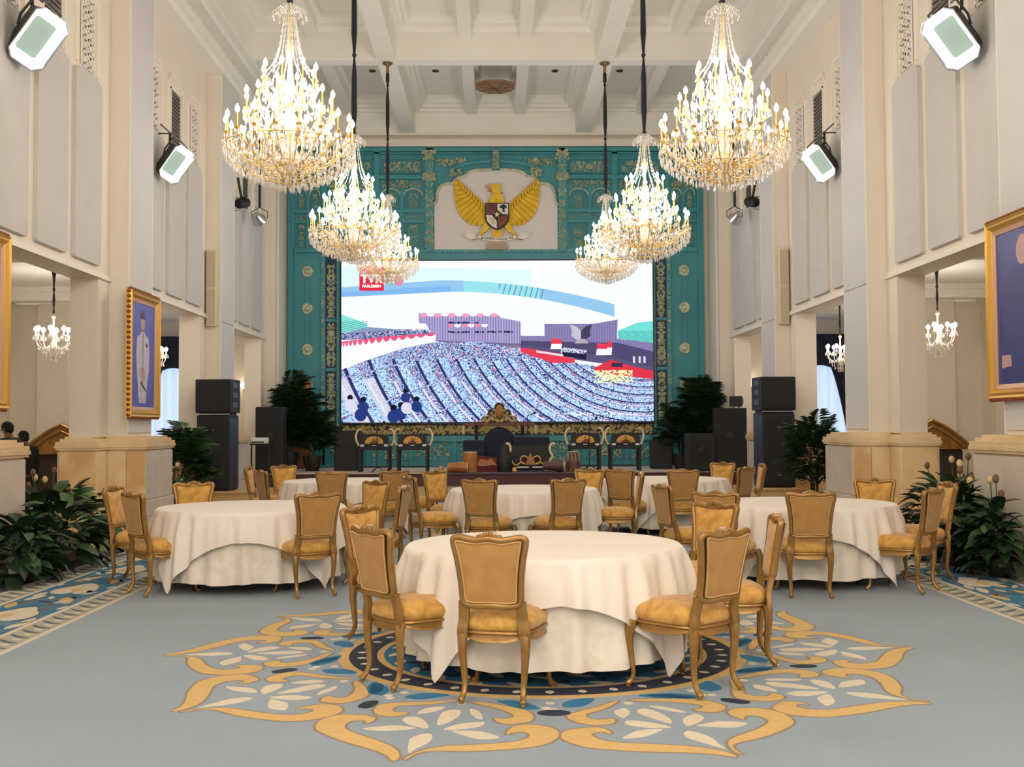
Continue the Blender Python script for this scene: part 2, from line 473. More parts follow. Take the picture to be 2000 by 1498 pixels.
c = MB()
c.box(-6.2, 6.4, Y0, YN + .3, ZT, ZT + .2)
ceil = struct(c.build('ceiling', M_ceil))
def beam(x0, x1, y0, y1, z0, z1, name='beam'):
    o = MB().bbox(x0, x1, y0, y1, z0, z1 + .05, .012).build(name, M_ceil, ceil); return o
YT = [1.1, 6.5, 11.9, 17.3, 22.7]
for y in YT: beam(-5.9, 6.04, y - .2, y + .2, ZB, ZT)
beam(-5.5, 5.64, YN - .3, YN, ZB, ZT)
for x in (-2.24, 2.3): beam(x - .2, x + .2, Y0, YN, ZB - .004, ZT)
for s in (-1, 1): beam(sx(s, 5.05), sx(s, 5.6), Y0, YN, ZB - .008, ZT)
ys = [Y0] + YT + [YN - .1]
xs = [(-4.98, -2.44), (-2.04, 2.10), (2.50, 5.12)]
for i in range(2, len(ys) - 1):
    y0 = ys[i] + .2; y1 = ys[i + 1] - .2
    for (x0, x1) in xs:
        def rc(i, z): return [(x0 + i, y0 + i, z), (x1 - i, y0 + i, z), (x1 - i, y1 - i, z), (x0 + i, y1 - i, z)]
        m = MB().rings([rc(0, 9.64), rc(.10, 9.64), rc(.12, 9.70), rc(.20, 9.72), rc(.20, 9.80), rc(.28, 9.82), rc(.32, 9.90), rc(.32, ZT + .02), rc(0, ZT + .02)], loop=True)
        m.build('coffer_moulding', M_ceil, ceil)
    for x in (-3.75, -.6, .65, 3.8):
        beam(x - .14, x + .14, y0, y1, 9.58, ZT - .01, 'small_beam')
        MB().box(x - .24, x + .24, y0, y1, 9.86, ZT - .005).build('beam_moulding', M_ceil, ceil)
    for x in (-2.9, -1.4, 1.45, 3.0):
        dl = MB().lathe([(.085, 0), (.085, -.015), (.06, -.02), (.05, .0)], 14, (x, (y0 + y1) / 2 + .4, ZT - .001)).build('downlight', M_steel, ceil)
# octagonal ceiling rosette
oc = MB()
for r, z0, z1 in ((.5, 9.54, 9.585), (.42, 9.50, 9.54)):
    oc.prism([(r * math.cos(PI / 8 + k * PI / 4), r * math.sin(PI / 8 + k * PI / 4)) for k in range(8)], 'xy', z0 - 9.585, z1 - 9.585)
bz = mat('bronze_wood', srgb(150, 116, 92), .5)
o = oc.build('ceiling_diffuser', bz, loc=(.02, 25.75, 9.578))
tag(o, 'brown octagonal ceiling diffuser below the far coffer', 'diffuser')
sl = MB()
for k in range(8):
    a = PI / 8 + k * PI / 4
    sl.prism([(.02 * math.cos(a + 1.57), .02 * math.sin(a + 1.57)), (.4 * math.cos(a) - .012 * math.sin(a), .4 * math.sin(a) + .012 * math.cos(a)), (.4 * math.cos(a) + .012 * math.sin(a), .4 * math.sin(a) - .012 * math.cos(a))], 'xy', -.095, -.085)
sl.lathe([(.09, -.1), (.09, -.085)], 8)
sl.build('rib', mat('bronze_dark', srgb(116, 84, 66), .5), o)

# ---- stage
st = MB().box(-5.29, 5.43, 24.0, YN, 0, .49).box(-5.62, -5.29, 24.0, 26.5, 0, .49).box(5.43, 5.76, 24.0, 26.5, 0, .49)
st = struct(st.build('floor_stage', M_stagefl))
MB().box(-5.36, 5.51, 23.97, 24.0, .24, .485).build('fascia', M_maroon, st, label='maroon boarded stage front')
MB().box(-5.36, 5.51, 23.92, 24.02, .485, .505).build('nosing', M_maroon, st)
MB().box(-5.3, 5.45, 23.3, 23.97, 0, .22).build('step', M_stagebe, st)
for s in (-1, 1):
    o = MB().box(sx(s, 4.62), sx(s, 5.62), 20.2, 20.96, 0, .36).box(sx(s, 4.60), sx(s, 5.62), 20.17, 20.23, .33, .37).build('speaker_platform', M_stagebe)
    tag(o, 'low beige carpeted platform carrying the %s loudspeaker stack' % ('left' if s < 0 else 'right'), 'platform')
# centre rug on the stage
o = MB().bbox(-1.15, 2.1, 24.02, 26.6, .4905, .507, .004).build('stage_rug', mat('rug_plum', srgb(74, 62, 84), .9, noise=(6, .2, srgb(120, 110, 130), 4)))
tag(o, 'dark plum rug under the gamelan instruments on stage', 'rug')
# ================================================================ carpet
M_carpet = mat('grey_blue_carpet', srgb(142, 160, 176), 0.95, sheen=0.2, noise=(0.9, 0.28, srgb(130, 147, 162), 5), bump=(220, .25, 'noise'))
C_gold = mat('carpet_gold', srgb(220, 188, 128), 0.95, noise=(30, .3, srgb(206, 170, 108), 3))
C_cream = mat('carpet_cream', srgb(226, 216, 196), 0.95, noise=(30, .3, srgb(212, 202, 180), 3))
C_grey = mat('carpet_outline_grey', srgb(136, 142, 146), 0.95)  # the carpet's own grey, meant for pattern outlines
C_blue = mat('carpet_blue', srgb(42, 112, 158), 0.95, noise=(14, .3, srgb(54, 128, 166), 3))
C_navy = mat('carpet_navy', srgb(44, 50, 70), 0.95)
C_slate = mat('carpet_slate', srgb(98, 108, 120), 0.95)
C_sand = mat('carpet_sand', srgb(176, 176, 160), 0.95)
CMX = .33
carpet = MB().box(CMX - 5.16, 5.17, .2, 23.28, .0, .012).build('carpet', M_carpet)
tag(carpet, 'grey-blue hall carpet with gold petal medallions and a patterned border', 'carpet')
ZP = .0125
def flat(poly, lift=0.0, mb=None):
    (mb or MB()).prism(poly, 'xy', ZP - .001 + lift, ZP + .0012 + lift)
def catmull(pts, n=6, closed=True):
    out = []; m = len(pts)
    for i in range(m if closed else m - 1):
        p0, p1, p2, p3 = [Vector(pts[(i + k) % m] if closed else pts[min(max(i + k, 0), m - 1)]) for k in (-1, 0, 1, 2)]
        for j in range(n):
            t = j / n
            out.append(0.5 * ((2 * p1) + (-p0 + p2) * t + (2 * p0 - 5 * p1 + 4 * p2 - p3) * t * t + (-p0 + 3 * p1 - 3 * p2 + p3) * t ** 3))
    if not closed: out.append(Vector(pts[-1]))
    return out
def ribbon(mb, pts, widths, lift=0.0):
    """flat ribbon along a centre line, widths per control point"""
    c = catmull([(*p, w) for p, w in zip(pts, widths)], 6, False)
    L, Rr = [], []
    for i, p in enumerate(c):
        a = c[max(i - 1, 0)]; b = c[min(i + 1, len(c) - 1)]
        t = Vector((b.x - a.x, b.y - a.y)); t.normalize(); n = Vector((-t.y, t.x)) * max(p.z, .003) / 2
        L.append((p.x + n.x, p.y + n.y)); Rr.append((p.x - n.x, p.y - n.y))
    z0, z1 = ZP - .001 + lift, ZP + .0012 + lift
    rs = [[(l[0], l[1], z1), (r[0], r[1], z1), (r[0], r[1], z0), (l[0], l[1], z0)] for l, r in zip(L, Rr)]
    mb.rings(rs, caps=True)
def leafshape(mb, c, d, ln, w, lift=0.0, blunt=False):
    """petal from point c in direction d (angle)"""
    pts = [(0, 0), (.25, .8), (.6, 1), (.9, .45), (1, 0), (.9, -.45), (.6, -1), (.25, -.8)] if not blunt else [(0, 0), (.2, .7), (.5, 1), (1, .75), (.93, -.3), (.8, -.9), (.4, -1), (.15, -.6)]
    poly = []
    for a, b in pts:
        x = a * ln; y = b * w / 2
        poly.append((c[0] + x * math.cos(d) - y * math.sin(d), c[1] + x * math.sin(d) + y * math.cos(d)))
    z0, z1 = ZP - .001 + lift, ZP + .0012 + lift
    q = catmull(poly, 3)
    mb.prism([(p.x, p.y) for p in q], 'xy', z0, z1)

PETAL = {
    'gold_scroll': [(2.48, -0.06), (2.41, -0.13), (2.34, -0.25), (2.27, -0.42), (2.18, -0.58), (2.1, -0.68), (1.97, -0.73), (1.88, -0.71), (1.82, -0.65), (1.81, -0.55), (1.83, -0.47), (1.91, -0.45), (1.95, -0.47), (1.9, -0.49), (1.92, -0.56), (2.01, -0.56), (2.09, -0.5), (2.15, -0.39), (2.23, -0.24), (2.31, -0.13), (2.41, -0.06)] ,
    'gold_scroll2': [(2.46, -0.01), (2.36, -0.0), (2.29, 0.06), (2.25, 0.23), (2.17, 0.41), (2.08, 0.54), (1.96, 0.59), (1.85, 0.58), (1.77, 0.52), (1.74, 0.42), (1.78, 0.33), (1.87, 0.31), (1.94, 0.33), (1.9, 0.35), (1.88, 0.41), (1.94, 0.45), (2.03, 0.42), (2.12, 0.29), (2.2, 0.11), (2.28, 0.02), (2.4, -0.02)] ,
    'inner_scroll': [(1.37, -0.14), (1.45, -0.3), (1.51, -0.45), (1.58, -0.55), (1.7, -0.54), (1.78, -0.47), (1.78, -0.37), (1.7, -0.33), (1.7, -0.41), (1.65, -0.45), (1.57, -0.43), (1.5, -0.28)] ,
    'inner_scroll2': [(1.38, -0.08), (1.4, 0.05), (1.44, 0.18), (1.5, 0.3), (1.59, 0.36), (1.69, 0.37), (1.76, 0.28), (1.74, 0.21), (1.68, 0.17), (1.67, 0.23), (1.62, 0.26), (1.55, 0.21), (1.47, 0.09), (1.43, -0.01)] ,
    'L1': [(2.04, -0.44), (1.98, -0.37), (1.94, -0.29), (1.96, -0.17), (2.02, -0.26), (2.05, -0.34)] ,
    'L2': [(1.86, -0.29), (1.8, -0.31), (1.76, -0.27), (1.81, -0.19), (1.94, -0.11), (1.92, -0.21)] ,
    'L3': [(1.7, -0.28), (1.58, -0.27), (1.53, -0.18), (1.62, -0.19), (1.68, -0.24)] ,
    'L4': [(1.88, -0.08), (1.75, -0.13), (1.62, -0.15), (1.57, -0.08), (1.66, -0.04), (1.79, -0.04)] ,
    'L5': [(1.54, -0.03), (1.57, 0.04), (1.71, 0.11), (1.68, 0.05)] ,
    'L6': [(1.95, -0.02), (1.83, 0.02), (1.76, 0.13), (1.82, 0.15), (1.89, 0.1)] ,
    'L7': [(1.96, 0.03), (1.94, 0.1), (1.93, 0.19), (2.0, 0.31), (2.05, 0.22), (2.02, 0.13)] ,
    'L8': [(2.35, -0.04), (2.16, -0.12), (2.07, -0.11), (2.03, -0.06), (2.1, -0.02), (2.19, -0.01), (2.28, -0.03)] ,
    'B1': [(1.4, -0.49), (1.32, -0.46), (1.27, -0.37), (1.28, -0.25), (1.36, -0.31), (1.42, -0.39)] ,
    'B2': [(1.33, 0.06), (1.31, 0.16), (1.35, 0.27), (1.44, 0.35), (1.46, 0.25), (1.41, 0.16)] ,
    'B3': [(1.26, -0.8), (1.11, -0.83), (1.16, -0.74), (1.26, -0.69), (1.38, -0.68), (1.37, -0.73)] ,
    'N': [(1.66, -0.66), (1.55, -0.67), (1.51, -0.61), (1.57, -0.58), (1.67, -0.59)] ,
    'dots': [(1.48, -0.11), (1.45, -0.6), (1.31, -0.57), (1.35, 0.41), (1.47, 0.45), (1.58, 0.5)] ,
}

def outset(poly, d):
    """grow a polygon by d"""
    n = len(poly); ar = sum(poly[i][0] * poly[(i + 1) % n][1] - poly[(i + 1) % n][0] * poly[i][1] for i in range(n))
    sg = 1 if ar > 0 else -1; out = []
    for i in range(n):
        t = Vector(poly[(i + 1) % n]) - Vector(poly[i - 1])
        if t.length < 1e-6: out.append(poly[i]); continue
        t.normalize(); out.append((poly[i][0] + sg * t.y * d, poly[i][1] - sg * t.x * d))
    return out
def circle(r, e=1.0, n=72, c=(0, 0)): return [(c[0] + r * math.cos(2 * PI * i / n), c[1] + r * e * math.sin(2 * PI * i / n)) for i in range(n)]
def slab_xy(poly, z1, z0=None): return MB().prism(poly, 'xy', z0 if z0 is not None else ZP - .001, z1)
def ringmesh(a0, a1, z1, e=.955):
    O, I = circle(a1, e), circle(a0, e); z0 = ZP - .001
    return MB().rings([[(*O[i], z0), (*O[i], z1), (*I[i], z1), (*I[i], z0)] for i in range(72)], loop=True)
MED = []       # (mesh, name, local rotation) of every inlaid motif
def motif(mb, name, m, rots=(0,)):
    o = mb.build(name, m, None); me = o.data; bpy.data.objects.remove(o)
    for r in rots: MED.append((me, name, r))
AX = [-PI / 2 + PI / 10 + k * PI / 5 for k in range(10)]
def fr(pts): return [(u * 1.02, (v + .07) * .95) for u, v in pts]
def smooth(pts, n=3): return [(p.x, p.y) for p in catmull(pts, n)]
for key, pts in PETAL.items():
    if key == 'dots': continue
    q = smooth(fr(pts))
    if 'scroll' in key:
        motif(slab_xy(outset(q, .016), ZP + (.0004 if key[-1] != '2' else .0007)), 'scroll_outline', mat('carpet_brown_grey', srgb(150, 136, 118), .95), AX)
        motif(slab_xy(q, ZP + .0014), 'gold_scroll', C_gold, AX)
    elif key[0] == 'L': motif(slab_xy(q, ZP + .0014), 'cream_petal', C_cream, AX)
    elif key == 'B3': motif(slab_xy(q, ZP + .0014), 'blue_petal', C_blue, [a for i, a in enumerate(AX) if i not in (0, 5)])
    elif key[0] == 'B': motif(slab_xy(q, ZP + .0014), 'blue_petal', C_blue, AX)
    else: motif(slab_xy(q, ZP + .0014), 'navy_petal', C_navy, [a for i, a in enumerate(AX) if i not in (0, 5)])
for (u, v) in ((1.47, -.04), (1.42, -.5), (1.33, .42), (1.46, .48)):
    motif(slab_xy(circle(.027, 1, 10, (u, v)), ZP + .0014), 'cream_dot', C_cream, AX)
motif(slab_xy(circle(.06, 1.5, 18, (1.60, .0)), ZP + .0016), 'navy_dot', C_navy, (-PI / 2, PI / 2))
motif(ringmesh(1.285, 1.355, ZP + .0013), 'gold_ring', C_gold)
motif(ringmesh(1.10, 1.286, ZP + .0011), 'navy_ring', C_navy)
motif(ringmesh(1.055, 1.101, ZP + .0013), 'gold_ring', C_gold)
motif(slab_xy(circle(1.056, .955), ZP + .0009), 'blue_disc', C_blue)
for i in range(40):
    a = 2 * PI * i / 40
    lm = MB(); leafshape(lm, (1.165 * math.cos(a), 1.165 * .955 * math.sin(a)), a, .07, .05, .0008); motif(lm, 'cream_pip', C_cream)
for rr, n, ln, w in ((.93, 24, .16, .06), (.70, 18, .18, .07), (.46, 12, .17, .07), (.22, 8, .14, .06)):
    lm = MB(); leafshape(lm, (rr, 0), R(58), ln, w, .0008)
    motif(lm, 'cream_leaf', C_cream, [2 * PI * i / n for i in range(n)])
    lm = MB(); leafshape(lm, (rr - .07, .02), R(-40), ln * .8, w * .9, .0004)
    motif(lm, 'navy_leaf', mat('carpet_deep_blue', srgb(30, 66, 96), .95), [2 * PI * (i + .5) / n for i in range(n)])
for (mx, my) in ((.30, 7.48), (.30, 17.3)):
    for me, nm, r in MED:
        o = bpy.data.objects.new(nm, me); COL.objects.link(o); o.parent = carpet; o.location = (mx, my, 0); o.rotation_euler = (0, 0, r)

# border strips, left and right
for s in (-1, 1):
    def BX(d): return CMX + s * d
    y0, y1 = .3, 23.2
    pr = {k: MB() for k in ('navy', 'line', 'lat', 'field', 'cream', 'gold', 'grey', 'edge', 'blue')}
    def strip(mb, d0, d1, lift=0.0): mb.box(BX(d0), BX(d1), y0, y1, ZP - .001, ZP + .0010 + lift)
    strip(pr['line'], 3.655, 3.70); strip(pr['line'], 3.93, 3.975)
    strip(pr['line'], 4.58, 4.62); strip(pr['line'], 4.86, 4.90)
    strip(pr['lat'], 3.70, 3.93, -.0002); strip(pr['lat'], 4.62, 4.86, -.0002)
    strip(pr['field'], 3.975, 4.58, -.0002)
    strip(pr['edge'], 4.90, (5.16 if s < 0 else 4.83 + .0), -.0002) if s < 0 else None
    y = y0
    i = 0
    while y < y1 - .3:
        for (d0, d1) in ((3.72, 3.91), (4.64, 4.84)):
            dm = (d0 + d1) / 2
            ribbon(pr['grey'], [(BX(d0), y), (BX(dm), y + .05), (BX(d1), y + .15)], [.02, .045, .02], .0006)
            leafshape(pr['line'], (BX(d0 + .03), y + .11), R(90 - 50 * s), .10, .045, .0006)
        y += .19
    y = y0; i = 0
    while y < y1 - 1.2:
        x = BX(4.28)
        f = 1 if i % 2 else -1
        # large cream blossom, blue scrolls and gold leaves
        pc = [(x - .18 * f, y + .2), (x - .05 * f, y + .12), (x + .03 * f, y + .2), (x + .1 * f, y + .1), (x + .2 * f, y + .3), (x + .12 * f, y + .62), (x - .02 * f, y + .8), (x - .12 * f, y + .6), (x - .2 * f, y + .42)]
        pr['cream'].prism([tuple(p) for p in catmull(pc, 3)], 'xy', ZP - .001, ZP + .0016)
        leafshape(pr['gold'], (x + .02 * f, y + .25), R(95), .22, .1, .0009)
        leafshape(pr['gold'], (x - .22 * f, y + .95), R(70 if f > 0 else 110), .38, .12, .0006)
        leafshape(pr['gold'], (x + .2 * f, y + .75), R(100), .3, .09, .0006)
        leafshape(pr['cream'], (x + .22 * f, y + 1.15), R(80), .34, .09, .0006)
        leafshape(pr['cream'], (x - .24 * f, y - .02), R(85), .26, .07, .0006)
        ribbon(pr['grey'], [(x - .26 * f, y), (x - .1 * f, y + .95), (x + .1 * f, y + 1.1), (x + .24 * f, y + .9), (x + .12 * f, y + 1.3)], [.02, .06, .07, .05, .02], .0003)
        ribbon(pr['blue'], [(x + .25 * f, y + .1), (x + .27 * f, y + .5), (x + .05 * f, y + .95), (x - .15 * f, y + 1.3)], [.02, .07, .09, .02], .0002)
        leafshape(pr['blue'], (x - .26 * f, y + .35), R(88), .4, .08, .0003)
        for (du, dv, da, ln, wd) in ((.16, .05, 60, .2, .05), (-.1, .98, 120, .2, .06), (.02, 1.22, 75, .16, .05), (-.27, .62, 95, .2, .045), (.27, .42, 85, .18, .045)):
            leafshape(pr['line'], (x + du * f, y + dv), R(da if f > 0 else 180 - da), ln, wd, .0012)
        for (du, dv, da, ln, wd) in ((-.06, 1.02, 40, .2, .05), (.22, .12, 110, .22, .06), (-.2, 1.2, 70, .2, .05)):
            leafshape(pr['navy'], (x + du * f, y + dv), R(da if f > 0 else 180 - da), ln, wd, .0004)
        y += 1.4; i += 1
    for k, m in (('line', C_cream), ('lat', C_sand), ('field', mat('carpet_teal_field', srgb(98, 138, 160), .95, noise=(5, .1, srgb(62, 108, 140), 4))), ('cream', C_cream), ('gold', C_gold), ('grey', C_slate), ('blue', C_blue), ('navy', mat('carpet_deep_blue', srgb(30, 66, 96), .95))):
        pr[k].build('border_' + k, m, carpet, kind='stuff')
    if s < 0: pr['edge'].build('border_edge', mat('carpet_plum_edge', srgb(104, 108, 126), .95), carpet)

# ================================================================ tables
def cloth_top_r(a, half, R0, zt, phi):
    q = max(abs(math.cos(a - phi)), abs(math.sin(a - phi)))
    return half / q - R0        # drop below the table edge
def table(i, x, y, phi, where):
    R0, ZTOP = .895, .76
    t = empty('banquet_table', (x, y, 0), 0, 'round banquet table hidden under the cloths ' + where, 'table', 'round banquet tables')
    if i == 0:
        MB().lathe([(.855, .715), (.86, .72), (.86, .735), (.855, .74)], 40).build('tabletop', M_wood, t)
        for k in range(4):
            a = PI / 4 + k * PI / 2
            MB().box(-.025, .025, -.035, .035, .012, .715).build('leg', M_dark, t, loc=(.6 * math.cos(a), .6 * math.sin(a), 0))
        MB().box(-.58, .58, -.02, .02, .3, .34).box(-.02, .02, -.58, .58, .34, .38).build('stretcher', M_dark, t, rot=(0, 0, PI / 4))
        table.parts = kids(t)
    else:
        for p in table.parts:
            c = p.copy(); COL.objects.link(c); c.parent = t
    # under cloth: nearly to the floor, soft folds
    rnd = random.Random(i + 11)
    n = 240
    ph = [rnd.uniform(0, 6.28) for _ in range(6)]
    def fold(a): return .55 * math.sin(23 * a + ph[0] + .6 * math.sin(2 * a)) + .3 * math.sin(37 * a + ph[1]) + .25 * math.sin(11 * a + ph[2] + .4 * math.sin(5 * a))
    u = MB(); rs = []
    for (f, g, z) in ((-.02, 0, .75), (-.012, .002, .735), (.0, .012, .64), (.008, .02, .5), (.02, .028, .3), (.035, .036, .12)):
        rs.append([((R0 - .014 + f + g * fold(2 * PI * k / n)) * math.cos(2 * PI * k / n), (R0 - .014 + f + g * fold(2 * PI * k / n)) * math.sin(2 * PI * k / n), z + (.008 * math.sin(9 * 2 * PI * k / n + ph[3]) if z < .2 else 0)) for k in range(n)])
    rs.insert(0, [((R0 - .03) * math.cos(2 * PI * k / n), (R0 - .03) * math.sin(2 * PI * k / n), .752) for k in range(n)])
    rs.insert(0, [(.3 * math.cos(2 * PI * k / n), .3 * math.sin(2 * PI * k / n), .752) for k in range(n)])
    u.rings(rs)
    u.add([rs[0][k] for k in range(n)], [tuple(range(n))])
    uc = u.build('skirt_cloth', M_cloth2, loc=(x, y, 0), smooth=True, ang=50)
    tag(uc, 'long ivory under-cloth almost to the floor ' + where, 'tablecloth', 'long under-cloths')
    # square topper
    half = 1.155
    ph2 = [rnd.uniform(0, 6.28) for _ in range(6)]
    n = 300
    def fold2(a): return .55 * math.sin(27 * a + ph2[0] + .9 * math.sin(3 * a)) + .35 * math.sin(41 * a + ph2[1]) + .3 * math.sin(16 * a + ph2[2])
    rs = [[(rr * math.cos(2 * PI * k / n), rr * math.sin(2 * PI * k / n), .762) for k in range(n)] for rr in (.3, R0 - .03)]
    for t2 in (0.0, .06, .14, .3, .55, .8, 1.0):
        ring = []
        for k in range(n):
            a = 2 * PI * k / n
            dr = cloth_top_r(a, half, R0, ZTOP, phi)
            dep = dr * t2
            # cloth keeps clear of the skirt below and billows a little at the corners
            rr = R0 + .010 + .050 * min(1, dep / .22) + .09 * max(0, dep - .25) + .034 * min(1, dep / .14) * fold2(a)
            z = .758 - dep
            if t2 == 0: rr = R0 - .008; z = .7615
            ring.append((rr * math.cos(a), rr * math.sin(a), max(z, .03)))
        rs.append(ring)
    m = MB().rings(rs); m.add(rs[0], [tuple(range(n))])
    tc = m.build('table_topper', M_cloth, loc=(x, y, 0), smooth=True, ang=50)
    tag(tc, 'square ivory topper cloth draped over the round table ' + where, 'tablecloth', 'square topper cloths')
TB = [(.31, 7.25, 0.05, 'nearest the camera'), (-2.39, 10.85, .15, 'in the front left of the hall'), (3.01, 10.85, -.1, 'in the front right of the hall'),
      (.34, 13.6, .1, 'in the middle of the hall'), (-2.15, 15.95, .4, 'at the back left of the hall'), (2.43, 15.9, .2, 'at the back right of the hall')]
for i, (x, y, ph, w) in enumerate(TB): table(i, x, y, ph, w)

# ================================================================ the gilt chair
def sweep(path, prof, loop=True, normal=None):
    """sweep a 2D profile (a: in the plane of the path, b: across it) along a path lying near the xz plane"""
    P = [Vector(p) for p in path]; m = len(P); rs = []
    for i in range(m):
        t = (P[(i + 1) % m] - P[i - 1]) if loop else (P[min(i + 1, m - 1)] - P[max(i - 1, 0)])
        t.normalize()
        nb = Vector(normal); nb = (nb - t * nb.dot(t)).normalized()
        na = t.cross(nb)
        rs.append([P[i] + na * a + nb * b for a, b in prof])
    return rs
def back_y(z): return -.225 - max(0, z - .44) * .17
half = [(0, .522), (.07, .518), (.12, .522), (.155, .535), (.170, .57), (.172, .62), (.178, .70), (.190, .79), (.204, .86), (.207, .895), (.195, .918), (.165, .928), (.12, .921), (.075, .913), (.04, .917), (0, .922)]
outl = half + [(-x, z) for x, z in half[-2:0:-1]]
outc = [(p.x * 1.05, p.y) for p in catmull(outl, 3)]
cen = (0, .72)
def shrink(poly, d):
    out = []; n = len(poly)
    for i in range(n):
        a = Vector(poly[i - 1]); b = Vector(poly[(i + 1) % n]); t = (b - a).normalized(); nn = Vector((-t.y, t.x))
        out.append((poly[i][0] + nn.x * d, poly[i][1] + nn.y * d))
    return out
ch = empty('dining_chair', (0, 0, 0))
inner = shrink(outc, .017)
fr = MB()
path = [(x, back_y(z) + .02 * (1 - (x / .2) ** 2) * -1, z) for x, z in inner]
prof = [(-.019, -.012), (-.014, -.019), (0, -.022), (.013, -.018), (.019, -.008), (.019, .008), (.013, .018), (0, .022), (-.013, .019), (-.019, .010)]
fr.rings(sweep(path, prof, True, (0, 1, 0)), loop=True)
for q in (-1, 1):      # stiles down to the seat
    pts = catmull([(q * .160, back_y(.56), .56), (q * .161, back_y(.52), .515), (q * .166, -.226, .46), (q * .174, -.228, .40), (q * .176, -.222, .36)], 4, False)
    fr.rings(sweep(pts, [(-.029, -.014), (0, -.022), (.029, -.014), (.029, .014), (0, .022), (-.029, .014)], False, (0, 1, 0)), caps=True)
fr.build('back_frame', M_gold, ch, smooth=True, ang=45)
# carved crest
cr = MB()
cp = [(-.078, .906), (-.062, .926), (-.042, .931), (-.024, .939), (0, .943), (.024, .939), (.042, .931), (.062, .926), (.078, .906), (.045, .888), (0, .878), (-.045, .888)]
cr.prism(cp, 'xz', back_y(.92) - .030, back_y(.92) + .020)
for k in range(-2, 3):
    cr.ell((k * .017, back_y(.92) + .022, .918 + .006 * (2 - abs(k))), (.008, .008, .019), 6, 4)
    cr.ell((k * .017, back_y(.92) - .030, .918 + .006 * (2 - abs(k))), (.008, .006, .017), 6, 4)
for q in (-1, 1): cr.ell((q * .056, back_y(.92), .913), (.014, .022, .01), 6, 4)
cr.build('carved_crest', M_gold, ch, smooth=True, ang=50)
# front upholstery, padded
ins = shrink(outc, .030)
def pad(poly, ysurf, bulge, dirn):
    rs = []
    for f, h in ((1.0, 0), (.97, .35), (.9, .7), (.7, .92), (.4, 1.0), (.05, 1.0)):
        rs.append([(x * f, ysurf(cen[1] + (z - cen[1]) * f) + dirn * bulge * h, cen[1] + (z - cen[1]) * f) for x, z in poly])
    m = MB().rings(rs); m.add(rs[-1], [tuple(range(len(poly)))]); return m
pad(ins, lambda z: back_y(z) - .006, .030, 1).build('back_cushion', M_seat, ch, smooth=True, ang=60)
pad(ins, lambda z: back_y(z) - .030, .006, -1).build('back_panel', M_backf, ch, smooth=True, ang=60, label='tan fabric panel on the rear of the backrest')
pp = MB(); path = [(x, back_y(z) - .036, z) for x, z in shrink(outc, .036)]
pp.rings(sweep(path, [(-.005, 0), (0, -.004), (.005, 0), (0, .004)], True, (0, 1, 0)), loop=True)
pp.build('piping', M_pipe, ch, smooth=True)
# seat frame: serpentine trapezoid apron
def seat_out(g=0.0, n=48):
    out = []
    for i in range(n):
        a = 2 * PI * i / n
        c, s_ = math.cos(a), math.sin(a)
        e = .52
        x = (abs(c) ** e) * (1 if c > 0 else -1); y = (abs(s_) ** e) * (1 if s_ > 0 else -1)
        w = .205 + .035 * (y + 1) / 2
        d = .235 + .012 * (1 - x * x) * (1 if y > 0 else 0)
        out.append(((w - g) * x, (d - g) * y))
    return out
sf = MB(); rs = []
for g, zt, sc in ((.02, .395, 0), (.0, .39, 0), (-.004, .38, 0), (.007, .372, 0), (.008, .356, 1), (.001, .344, 1), (.012, .340, 1), (.03, .356, 1)):
    o = seat_out(g); n = len(o)
    ring = []
    for i, (x, y) in enumerate(o):
        a = 4 * 2 * PI * i / n
        ring.append((x, y, zt + (.014 * math.cos(a) * -1 * 0 + -.013 * math.cos(8 * PI * i / n) if sc else 0)))
    rs.append(ring)
sf.rings(rs, loop=True)
sf.build('seat_frame', M_gold, ch, smooth=True, ang=50)
cu = MB(); rs = []
for g, z in ((.018, .388), (.002, .402), (-.004, .430), (.004, .458), (.03, .482), (.08, .498), (.14, .505), (.2, .507)):
    rs.append([(x, y * (1 if y > -.19 else .97), z + (.006 if g > .05 else 0)) for x, y in seat_out(g)])
cu.rings(rs); cu.add(rs[-1], [tuple(range(48))])
cu.build('seat', M_seat, ch, smooth=True, ang=70)
# cabriole legs
for q in (-1, 1):
    f = [(q * .215, .205, .385, .026), (q * .226, .216, .345, .029), (q * .232, .222, .30, .024), (q * .228, .218, .22, .017), (q * .218, .208, .13, .0125), (q * .216, .206, .07, .0115), (q * .224, .214, .035, .0125), (q * .236, .226, .022, .016), (q * .243, .233, .014, .012)]
    c = catmull([p for p in f], 3, False)
    lg = MB().tube([(p[0], p[1], p[2]) for p in c], [p[3] * 1.22 for p in c], 8)
    lg.lathe([(.013, 0), (.014, .012), (.010, .02)], 8, (q * .236, .226, 0))
    lg.ell((q * .236, .226, .325), (.014, .014, .03), 6, 5)
    lg.build('leg', M_gold, ch, smooth=True)
    f = [(q * .176, -.215, .385, .026), (q * .178, -.222, .34, .024), (q * .178, -.222, .27, .020), (q * .172, -.215, .18, .0165), (q * .166, -.215, .10, .014), (q * .168, -.235, .05, .0135), (q * .174, -.262, .022, .016), (q * .177, -.272, .014, .012)]
    c = catmull([p for p in f], 3, False)
    lg = MB().tube([(p[0], p[1], p[2]) for p in c], [p[3] * 1.22 for p in c], 8)
    lg.lathe([(.013, 0), (.014, .012), (.010, .02)], 8, (q * .174, -.262, 0))
    lg.build('leg', M_gold, ch, smooth=True)
ctree = tree_of(ch)
g0 = 'gilt chairs around the '
gr = [g0 + 'nearest table', g0 + 'front left table', g0 + 'front right table', g0 + 'middle table', g0 + 'back left table', g0 + 'back right table']
